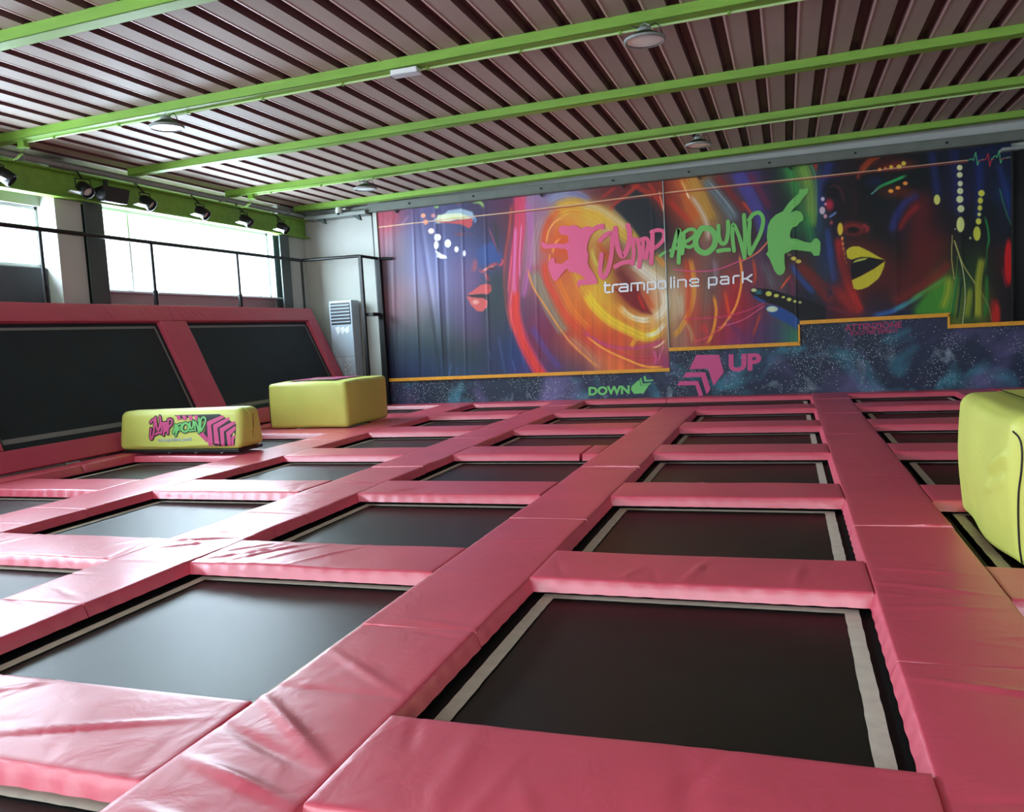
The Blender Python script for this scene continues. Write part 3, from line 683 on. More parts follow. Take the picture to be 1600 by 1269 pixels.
# ------------------------------------------------------------------ yellow foam blocks
from mathutils.bvhtree import BVHTree
from mathutils.geometry import tessellate_polygon
def cushion(name, lo, hi, rad, puff, n, mat, parent, seed=0, wr=1.0, taper=(0, 0), folds=()):
    lo, hi = np.array(lo, float), np.array(hi, float); c = (lo+hi)/2; h = (hi-lo)/2
    g = np.sign(np.linspace(-1, 1, n))*np.abs(np.linspace(-1, 1, n))**0.75
    vs = []; fs = []
    for ax in range(3):
        for sg in (-1, 1):
            U, V = np.meshgrid(g, g, indexing='ij'); P = np.zeros((n, n, 3)); a, b_ = (ax+1) % 3, (ax+2) % 3
            P[..., ax] = sg; P[..., a] = U; P[..., b_] = V
            base = len(vs)*1; vs += list(P.reshape(-1, 3)); idx = np.arange(n*n).reshape(n, n)+base
            q = np.stack([idx[:-1, :-1], idx[1:, :-1], idx[1:, 1:], idx[:-1, 1:]], -1).reshape(-1, 4)
            if sg < 0: q = q[:, ::-1]
            fs += [tuple(int(i) for i in f) for f in q]
    P = np.array(vs)*h; inner = h-rad; Q = np.clip(P, -inner, inner); d = P-Q; L = np.linalg.norm(d, axis=1)
    nrm = np.where(L[:, None] > 1e-9, d/np.maximum(L, 1e-9)[:, None], 0)
    S_ = Q + nrm*rad
    U = np.array(vs); t = (1-U**2)
    pf = puff*np.stack([U[:, 0]*t[:, 1]*t[:, 2], U[:, 1]*t[:, 0]*t[:, 2], np.where(U[:, 2] > 0, 0.5, 0)*U[:, 2]*t[:, 0]*t[:, 1]], -1)
    S_ = S_ + pf
    R = np.random.RandomState(seed)
    for k in range(7):
        w = R.uniform(-6, 6, 3); ph = R.uniform(0, 6.28); S_ += nrm*(wr*0.0022*np.sin(S_@w+ph))[:, None]
    for (pa, pb, amp, wd) in folds:                   # folds given as world segments
        pa = np.array(pa)-c; pb = np.array(pb)-c; dd = pb-pa; LL = dd@dd
        s = np.clip(((S_-pa)@dd)/LL, 0, 1); dist = np.linalg.norm(S_-pa-s[:, None]*dd, axis=1)
        S_ += nrm*(amp*np.exp(-(dist/wd)**2))[:, None]
    zt = (S_[:, 2]+h[2])/(2*h[2]); S_[:, 1] += taper[0]*zt*(S_[:, 1] < 0) - taper[1]*zt*(S_[:, 1] > 0)
    loc = np.array(parent.location) if parent is not None else np.zeros(3)
    o = mesh_obj(name, S_+c-loc, fs, mat, parent)
    bm = bmesh.new(); bm.from_mesh(o.data); bmesh.ops.remove_doubles(bm, verts=bm.verts, dist=1e-5); bmesh.ops.recalc_face_normals(bm, faces=bm.faces)
    bm.to_mesh(o.data); bm.free(); o.data.polygons.foreach_set('use_smooth', [True]*len(o.data.polygons))
    return o

def smooth_path(pts, sub=6):
    P = [np.array(p, float) for p in pts]
    if len(P) < 3: 
        return [P[0]+(P[-1]-P[0])*t for t in np.linspace(0, 1, sub+1)]
    P = [2*P[0]-P[1]] + P + [2*P[-1]-P[-2]]; out = []
    for i in range(1, len(P)-2):
        for k in range(sub):
            t = k/sub; a, b, c, d = P[i-1], P[i], P[i+1], P[i+2]
            out.append(0.5*((2*b)+(-a+c)*t+(2*a-5*b+4*c-d)*t*t+(-a+3*b-3*c+d)*t**3))
    out.append(P[-2]); return out
def ribbon(pts, w, sub=6, sm=True, caps=True):
    """flat stroke: list of 2D verts and faces"""
    C = smooth_path(pts, sub) if sm else [np.array(p, float) for p in pts]
    vs = []; fs = []; n = len(C)
    ws = [w]*n if not isinstance(w, (tuple, list)) else [w[0]+(w[1]-w[0])*i/(n-1) for i in range(n)]
    for i, p in enumerate(C):
        t = C[min(i+1, n-1)]-C[max(i-1, 0)]; t = t/max(np.linalg.norm(t), 1e-9); nn = np.array([-t[1], t[0]])
        vs += [p+nn*ws[i]/2, p-nn*ws[i]/2]
    fs = [(2*i, 2*i+1, 2*i+3, 2*i+2) for i in range(n-1)]
    if caps:
        for (i, j) in ((0, 1), (n-1, n-2)):
            p = C[i]; t = p-C[j]; t = t/max(np.linalg.norm(t), 1e-9); nn = np.array([-t[1], t[0]]); b = len(vs); m = 7
            vs += [p+(nn*math.cos(a)+t*math.sin(a))*ws[i]/2 for a in np.linspace(0, PI, m)]; fs.append(tuple(range(b, b+m)))
    return vs, fs
def poly2(pts):
    P = [Vector((p[0], p[1], 0)) for p in pts]; tr = [tuple(t) for t in tessellate_polygon([P])]; V = [np.array(p, float) for p in pts]; mid = {}
    for _ in range(3):
        nf = []; mid = {}
        def mp_(a, b):
            k = (min(a, b), max(a, b))
            if k not in mid: V.append((V[a]+V[b])/2); mid[k] = len(V)-1
            return mid[k]
        for a, b, c in tr:
            x, y, z = mp_(a, b), mp_(b, c), mp_(c, a); nf += [(a, x, z), (x, b, y), (z, y, c), (x, y, z)]
        tr = nf
    return V, tr
def ell2(cx, cy, rx, ry, n=18):
    return [np.array([cx+rx*math.cos(2*PI*k/n), cy+ry*math.sin(2*PI*k/n)]) for k in range(n)], [tuple(range(n))]
def merge(parts):
    V = []; F = []
    for v, f in parts: b = len(V); V += list(v); F += [tuple(b+i for i in q) for q in f]
    return V, F
def flat_print(name, parts, conv, place3, mat, parent, step=0.0):
    """conv: drawing coordinates -> photo frame of the wall sketch, place3: that -> world point on the carrying surface"""
    V, F = merge(parts); V3 = []; k = [i for i, (v, f) in enumerate(parts) for _ in v]
    for i, p in zip(k, V): q = place3(*conv(p[0], p[1])); V3.append(q + (EYE-q)/np.linalg.norm(EYE-q)*step*i)
    loc = np.array(parent.location) if parent is not None else np.zeros(3)
    o = mesh_obj(name, [np.array(v)-loc for v in V3], F, mat, parent)
    me = o.data; bad = sum(1 for p in me.polygons if p.normal.y > 0)
    bm = bmesh.new(); bm.from_mesh(me)
    for f in bm.faces:
        c = f.calc_center_median()+Vector(loc.tolist())
        if f.normal.dot(Vector(EYE.tolist())-c) < 0: f.normal_flip()
    bm.to_mesh(me); bm.free(); return o

# brush lettering of the park's logo: strokes in sketch units
JUMP = [([(850,650),(895,605),(955,580),(965,650),(955,800),(925,930),(880,1010),(850,960),(852,880),(862,785)], 34),
        ([(995,535),(1000,610),(1025,740),(1065,805),(1105,745),(1130,640),(1128,560),(1115,508)], 40), ([(995,903),(1060,868),(1128,855)], 34),
        ([(1160,640),(1172,760),(1157,875)], 30), ([(1150,650),(1195,640),(1222,700),(1232,800),(1222,905)], 32), ([(1225,650),(1290,632),(1312,680),(1300,760),(1290,822)], 30), ([(1262,660),(1262,750),(1258,820)], 24),
        ([(1352,575),(1350,700),(1338,870)], 34), ([(1340,570),(1400,552),(1458,568),(1455,640),(1405,700),(1335,745)], 28)]
AROUND = [([(120,985),(140,900),(188,728),(195,850),(187,1050)], 30), ([(110,935),(150,915),(190,905)], 24), ([(237,785),(232,870),(222,960)], 28), ([(220,775),(285,732),(345,738),(335,795),(240,860)], 25),
          ([(235,878),(290,900),(345,868)], 26), ([(410,718),(495,728),(540,800),(525,895),(450,955),(375,925),(350,850),(375,775),(410,718)], 46),
          ([(570,695),(575,800),(602,865),(642,850),(662,760),(662,655)], 30), ([(565,938),(620,928),(672,925)], 30), ([(720,935),(705,800),(712,680),(770,800),(820,1000)], 28), ([(820,1000),(826,800),(816,592)], 30),
          ([(870,955),(862,800),(872,660)], 30), ([(862,640),(905,585),(965,572),(1000,640),(975,765),(920,880),(872,965)], 30)]
def strokes(L, extra=0, dx=0, dy=0, s=1.0): return [ribbon([(p[0]*s+dx, p[1]*s+dy) for p in pts], w*s+extra, 5) for pts, w in L]

def surf_place(o, off=0.004):
    bm = bmesh.new(); bm.from_mesh(o.data)
    if o.parent is not None:
        for v in bm.verts: v.co += o.parent.location
    bv = BVHTree.FromBMesh(bm); bm.free()
    def f(px, py):
        d = Vector(ray(px, py).tolist()).normalized(); e = Vector(EYE.tolist())
        hit, nrm, i, dist = bv.ray_cast(e, d)
        if hit is None: hit, nrm, i, dist = bv.find_nearest(e+d*10)
        return np.array(hit + nrm*off)
    return f

# low logo block on the cross pad by the slanted side
r = empty('foam_block', (-8.45, 10.0, 0.0))
b1 = cushion('cover', (-9.54, 9.70, 0.085), (-7.38, 10.32, 0.655), 0.09, 0.012, 34, M['lime'], r, 5, 1.0, taper=(0.10, 0.10),
     folds=[((-9.2, 9.70, 0.15), (-8.3, 9.70, 0.12), 0.008, 0.02), ((-8.6, 9.7, 0.13), (-7.7, 9.7, 0.16), 0.008, 0.02), ((-7.5, 9.7, 0.3), (-7.42, 9.75, 0.12), 0.008, 0.02)])
bb = MB(); bb.box((-9.47+8.45, -0.27, 0.036), (-7.42+8.45, 0.30, 0.085)); base = bb.build('base', M['black'], r, bevel=0.01)
for x in (-8.62, -8.15, -7.70):
    MB().tube([(x+8.45-0.02, -0.275, 0.05), (x+8.45-0.015, -0.29, 0.03), (x+8.45+0.015, -0.29, 0.03), (x+8.45+0.02, -0.275, 0.05)], 0.004, 6).build('strap_hook', M['galv'], base)
P1 = surf_place(b1, 0.003); P1b = surf_place(b1, 0.006); P1c = surf_place(b1, 0.009)
cv = lambda x, y: (160+x/3.333, 560+y/3.333)
chev_bg = [(372,296),(610,290),(697,345),(690,455),(590,458),(520,410),(545,340),(480,300),(420,318)]
flat_print('logo_panel', [poly2(chev_bg)], cv, P1, M['ink'], r)
ch = []
for k in range(4): ch.append(poly2([(384+k*31,299),(404+k*31,298),(412+k*31,320),(394+k*31,323)]))
for (x, y, w) in ((545,330,0),(578,347,1),(612,365,2),(646,385,3)):
    x2 = [628, 658, 688, 692][w]; y2 = [296, 306, 326, 352][w]; yb = 456
    ch.append(poly2([(x,y),(x2,y2),(x2+6,y2+14),(x+22,y+16),(x+ (34 if w<2 else 26),yb),(x+8,yb-2)]))
ch.append(poly2([(672,410),(693,398),(693,412),(684,420),(686,454),(674,454)]))
ch.append(poly2([(500,395),(524,385),(552,418),(545,440)]))
flat_print('logo_chevrons', ch, cv, P1b, M['sign_pink'], r)
cvJ = lambda x, y: (160+(250+(x-840)*0.185+0)/3.333, 560+(300+(y-500)*0.235+ (x-840)*0.01)/3.333)
cvA = lambda x, y: (160+(370+(x-110)*0.19)/3.333, 560+(312+(y-560)*0.185+(x-110)*(-0.008))/3.333)
flat_print('logo_outline', strokes(JUMP, 62), cvJ, P1b, M['ink'], r, 0.0001); flat_print('logo_outline', strokes(AROUND, 62), cvA, P1b, M['ink'], r, 0.0001)
flat_print('logo_lettering', strokes(JUMP, 14), cvJ, P1c, M['sign_pink'], r, 0.0001); flat_print('logo_lettering', strokes(AROUND, 14), cvA, P1c, M['sign_green'], r, 0.0001)
def text_parts(s, size=1.0, off=0.0):
    cu = bpy.data.curves.new('t', 'FONT'); cu.body = s; cu.size = size; cu.offset = off; cu.resolution_u = 4
    o = bpy.data.objects.new('t', cu); COL.objects.link(o); me = o.to_mesh()
    V = [np.array([v.co.x, -v.co.y]) for v in me.vertices]; F = [tuple(p.vertices) for p in me.polygons]
    o.to_mesh_clear(); bpy.data.objects.remove(o); bpy.data.curves.remove(cu)
    x0 = min(v[0] for v in V); x1 = max(v[0] for v in V); return [( [np.array([(v[0]-x0)/(x1-x0), v[1]]) for v in V], F)]
def text_conv(xa, ya, xb, yb, hx):
    """unit text line -> sketch: baseline (xa,ya)-(xb,yb), font size hx"""
    return lambda x, y: (xa+(xb-xa)*x, ya+(yb-ya)*x + y*hx)
tc_ = text_conv(247, 690.5, 301, 688.5, 8.0)
flat_print('logo_small_text', text_parts('trampoline park', 1, 0.02), tc_, P1b, M['acbody'], r)
tag(r, 'low lime yellow foam block with the pink and green logo on its front', 'foam block', 'yellow foam blocks')

# larger block behind it
r = empty('foam_block', (-8.2, 13.55, 0.0))
b2 = cushion('cover', (-9.02, 12.78, 0.006), (-7.40, 14.36, 0.835), 0.07, 0.035, 34, M['lime'], r, 8, 1.2)
P2 = surf_place(b2, 0.004)
MB().tube([(-9.0+8.2, 12.79-13.55, 0.06), (-9.005+8.2, 12.785-13.55, 0.4), (-8.99+8.2, 12.79-13.55, 0.76)], 0.007, 6).build('zip', M['ink'], r, smooth=True)
def top_quad(name, mat, x0, x1, y0, y1, z): 
    loc = r.location; return mesh_obj(name, [(x0-loc.x,y0-loc.y,z),(x1-loc.x,y0-loc.y,z),(x1-loc.x,y1-loc.y,z),(x0-loc.x,y1-loc.y,z)], [(0,1,2,3)], mat, r)
top_quad('logo_panel', M['ink'], -8.75, -7.75, 13.0, 14.1, 0.858)
for k in range(5): top_quad('logo_chevron', M['sign_pink'], -8.72+k*0.2, -8.60+k*0.2, 13.05, 14.05, 0.8605)
top_quad('logo_lettering', M['sign_green'], -8.4, -7.95, 13.2, 13.35, 0.863)
tag(r, 'tall plain olive yellow foam block next to the slanted side, behind the low logo block', 'foam block', 'yellow foam blocks')

# big block at the right edge
r = empty('foam_block', (2.1, 6.5, -0.11))
b3 = cushion('cover', (1.268, 5.53, -0.105), (2.78, 7.18, 0.85), 0.09, 0.05, 52, M['lime'], r, 12, 2.2,
     folds=[((1.25, 5.66, 0.60), (1.22, 5.98, 0.48), 0.022, 0.03), ((1.25, 5.68, 0.50), (1.22, 5.95, 0.40), -0.018, 0.022), ((1.25, 5.68, 0.44), (1.22, 6.15, 0.30), 0.018, 0.025), ((1.26, 6.4, 0.30), (1.27, 5.8, 0.18), 0.010, 0.03),
            ((1.28, 6.9, 0.4), (1.28, 6.3, 0.05), -0.012, 0.05), ((1.28, 5.9, 0.1), (1.28, 6.2, -0.02), 0.012, 0.03), ((1.28, 5.66, 0.2), (1.28, 5.8, 0.1), 0.01, 0.02), ((1.3, 7.0, 0.8), (1.35, 5.7, 0.72), 0.010, 0.04)])
bz = surf_place(b3, 0.001)
Z = [bz(*q) for q in smooth_path([(1598, 884), (1594, 862), (1592, 835), (1591, 800), (1592, 768), (1596, 735), (1597, 705), (1593, 685), (1583, 674)], 5)]
MB().tube([tuple(p-np.array([2.1, 6.5, -0.11])) for p in Z], 0.006, 6).build('zip', M['ink'], r, smooth=True)
pn = MB(); zt = 0.872+0.11
def tq(name, mat, pts, z):
    return mesh_obj(name, [(x-2.1, y-6.5, z) for x, y in pts], [tuple(range(len(pts)))], mat, r)
for nm, mt, pts, dz in (('logo_panel_edge', M['ink'], [(1.50,5.78),(2.65,5.78),(2.65,7.0),(1.50,7.0)], 0.0), ('logo_panel', M['lime'], [(1.512,5.792),(2.638,5.792),(2.638,6.988),(1.512,6.988)], 0.0015),
        ('logo_chevron', M['sign_pink'], [(1.62,6.1),(1.85,6.35),(2.6,6.35),(2.6,6.55),(1.85,6.5),(1.6,6.3)], 0.003), ('logo_chevron', M['sign_pink'], [(1.62,6.55),(1.9,6.75),(2.6,6.75),(2.6,6.9),(1.9,6.85),(1.6,6.72)], 0.003)):
    tq(nm, mt, pts, zt+dz+0.01)
tag(r, 'big creased lime yellow foam block with black zip at the right edge of the photo', 'foam block', 'yellow foam blocks')

# ------------------------------------------------------------------ mural banners, orange trims and galaxy panels
YB = 17.42
def X_(px, py): return float(on_y(px, py, YB)[0])
def Z_(px, py): return float(on_y(px, py, YB)[2])
xL, xS, xE = X_(589.5, 470), -2.345, X_(1580, 370)
xq = [xL, xS, X_(1250, 520), X_(1483, 500), XR-0.02]
zs = [0.585, 1.005, 1.42, 1.20]
ztop = 4.46
FOLDS = [(612, 618, 0.05, 0.016), (645, 655, 0.03, 0.020), (655, 690, 0.06, -0.018), (680, 692, 0.035, 0.022), (690, 700, 0.05, -0.014), (722, 728, 0.03, 0.012), (758, 765, 0.03, 0.010), (800, 800, 0.03, 0.004), (835, 842, 0.03, 0.006), (600, 606, 0.04, -0.014), (930, 935, 0.05, 0.003), (1018, 1034, 0.02, 0.006), (1110, 1112, 0.06, 0.003), (1190, 1196, 0.05, 0.003), (1240, 1247, 0.02, 0.008), (1300, 1305, 0.05, 0.003), (1400, 1402, 0.05, 0.003), (1500, 1505, 0.04, 0.004)]
FX = [(X_(a, 330), X_(b, 580), w, h) for a, b, w, h in FOLDS]
def fold(x, z):
    t = np.clip((4.4-z)/3.8, 0, 1); y = np.zeros_like(np.asarray(x, float))
    for (xt, xb, w, h) in FX: y = y + h*np.exp(-((x-(xt+(xb-xt)*t))/w)**2)*(0.35+0.65*np.sin(t*2.6))
    return -y
# artwork printed on the cloth, drawn with soft brush strokes in the sketch frame (x to the right, y down)
BLOBS = """590,345,185,60,85;610,335,190,60,85;632,328,110,70,110;655,325,95,80,135;600,375,170,85,105;600,400,140,95,115;598,440,115,85,105;592,470,150,85,100;592,520,70,60,85;590,560,30,38,70;592,590,26,34,66
620,380,120,110,132;620,420,118,112,138;620,455,150,110,128;612,480,150,95,112;630,490,135,108,122;625,520,70,85,95;628,550,42,62,85;640,580,34,52,105;620,595,30,45,90;650,370,108,110,160;662,350,92,85,140;655,410,122,122,178;660,450,140,132,172;650,485,125,112,125;660,515,72,88,92;660,555,42,68,88;670,585,36,58,108
690,345,80,78,125;690,365,85,85,142;700,395,92,98,160;700,430,108,112,168;710,460,108,100,150;705,490,98,95,140;700,515,72,84,95;700,550,46,66,78;700,585,44,68,105;730,370,72,72,118;738,395,80,88,155;722,420,115,85,130;735,440,122,82,140;722,480,100,75,110;735,500,90,72,138;738,512,112,68,112;730,530,62,72,80;740,560,46,66,78;735,592,46,78,125
762,335,72,62,102;765,365,62,58,92;768,395,66,78,135;765,410,68,82,145;775,440,66,72,78;775,470,58,74,76;772,500,56,70,74;775,525,58,60,88;770,560,50,60,95;770,590,58,64,98;775,320,105,58,88;783,350,112,62,68;784,400,110,60,70;792,500,70,70,95;795,545,48,68,112;805,580,52,66,115;820,596,90,60,110
845,320,165,120,150;840,350,160,118,140;838,400,165,120,140;838,440,150,100,115;835,480,120,75,100;842,505,130,55,90;850,530,130,48,78;868,555,110,60,88;865,585,95,70,120;885,590,85,70,105;900,585,85,80,90;918,590,95,70,110;860,300,120,130,160;890,300,140,120,160;915,300,110,70,90;940,295,110,50,55;965,300,120,48,48;1000,290,120,50,45;1030,295,130,48,42
885,340,225,150,60;870,370,225,110,50;865,410,215,90,60;862,440,210,100,70;880,470,200,110,70;900,330,225,175,70;930,340,225,180,70;960,350,205,180,120;985,370,150,130,100;990,330,50,54,58;1010,340,48,50,56;1015,365,50,52,56;1030,350,46,48,52;885,380,215,80,45;885,420,200,110,60;900,450,225,130,55;920,400,200,120,60;935,380,205,170,90;950,400,150,60,40;945,430,210,180,70;975,420,130,55,50;990,400,180,150,110;1010,400,150,130,110;1025,385,70,70,70;1010,430,225,200,150;1035,420,225,190,120;1035,445,232,222,200
905,480,225,125,45;930,460,228,185,60;950,470,225,180,60;975,455,150,45,40;990,465,120,38,42;1010,470,190,85,45;1025,470,215,150,90;1035,480,232,220,190;910,500,210,85,45;930,500,225,130,45;955,495,232,160,55;980,490,232,180,60;1005,505,232,190,90;1030,500,225,200,140;920,520,205,75,50;945,525,205,70,50;970,520,205,75,52;985,535,215,100,50;1010,530,225,120,45;1035,525,230,140,50;900,530,215,90,60;920,545,215,100,70;950,560,228,120,68;980,570,228,120,60;1010,575,232,125,50;1000,555,160,60,100;1020,560,125,58,115;1035,560,170,60,120;900,560,140,90,80;930,575,205,130,90;910,580,130,60,90;880,540,150,80,80
1050,290,165,75,50;1070,275,190,110,60;1090,290,190,140,65;1110,300,110,90,85;1125,290,95,60,60;1140,300,95,48,48;1050,330,140,50,42;1060,360,90,50,48;1080,340,205,110,60;1095,320,195,150,80;1110,345,170,130,70;1125,345,120,90,70;1135,320,95,105,112;1150,345,100,110,118;1165,320,90,48,45;1165,350,60,48,50;1160,280,80,70,140;1180,300,88,78,145;1190,330,80,72,135;1195,290,80,40,60;1205,320,70,38,50;1210,280,30,48,48;1225,320,28,46,48;1235,280,45,110,70;1225,355,30,50,50;1250,270,110,150,70;1262,290,135,160,70;1265,330,110,160,75;1265,365,45,110,70;1245,340,40,110,68;1240,390,30,40,50;1275,300,50,70,110
1050,380,60,55,60;1070,390,90,60,55;1100,380,150,110,100;1130,380,100,80,80;1160,380,95,52,48;1185,375,62,50,60;1050,420,90,80,75;1060,450,190,180,150;1055,480,180,165,130;1060,520,150,120,100;1050,535,140,120,105;1080,420,190,80,60;1075,450,215,110,60;1085,490,215,75,55;1075,530,190,120,100;1100,420,120,95,90;1105,460,125,100,90;1100,500,130,85,75;1095,530,170,60,65;1120,430,110,90,88;1130,400,120,80,70;1140,440,180,60,55;1150,480,185,42,55;1130,510,170,50,62;1160,500,160,45,68;1150,530,140,60,110;1175,430,130,55,75;1175,410,110,85,110;1195,400,85,65,85;1190,440,105,60,75;1195,460,110,70,80;1180,490,130,50,75;1180,520,100,58,100;1200,510,80,70,105;1205,530,80,60,100;1215,445,90,108,108;1225,475,120,60,90;1225,515,60,110,105;1242,528,58,130,95;1235,435,130,60,55
1255,390,30,50,45;1250,410,110,45,40;1262,430,90,35,35;1262,470,22,28,42;1262,490,22,26,36;1290,480,60,30,50;1300,495,52,28,48;1245,455,26,36,70
1285,240,30,34,60;1300,235,20,26,38;1285,300,34,42,88;1290,265,44,52,108;1283,350,36,45,85;1288,390,32,50,95;1285,420,35,70,70;1275,450,55,80,85;1300,410,40,60,115;1295,440,60,45,80;1305,330,22,20,26;1310,270,42,24,28;1320,300,45,26,28;1325,340,42,24,26;1305,370,50,30,42;1340,240,40,24,24;1335,320,22,22,24;1350,340,20,22,24;1360,360,18,24,26;1365,310,16,24,28;1385,320,15,24,28;1350,300,16,24,28;1385,245,40,24,22;1420,240,16,24,26;1440,240,16,26,30;1380,380,20,22,26;1345,375,70,28,28;1400,395,45,20,22;1395,430,75,26,26;1360,470,55,24,28;1380,470,70,26,28;1430,270,14,22,26;1435,330,95,28,34;1440,370,92,26,30;1440,400,100,26,28;1430,430,95,26,26;1460,390,105,28,28;1475,350,40,24,32;1480,300,16,22,34;1470,400,95,28,28;1400,350,38,26,50;1405,460,110,32,32
1340,480,120,40,38;1320,460,150,42,40;1310,490,105,34,40;1330,495,110,36,40;1360,490,40,60,110;1390,490,30,50,80;1420,490,26,42,60;1445,485,50,120,50;1470,470,110,150,45;1480,440,120,150,50;1485,485,140,150,50;1485,410,40,60,30;1495,240,18,26,48;1495,300,40,34,82;1515,260,14,22,32;1515,350,12,20,30;1530,260,28,44,100;1550,270,12,22,34;1570,260,18,34,72;1575,300,24,48,98;1565,350,14,26,50;1545,340,12,24,28;1500,400,16,30,24;1515,430,22,60,40;1530,420,60,80,30;1530,470,130,140,45;1510,480,40,70,40;1550,430,14,26,24;1560,470,50,22,26;1575,470,16,22,30;1560,400,16,18,26;1575,410,130,24,30"""
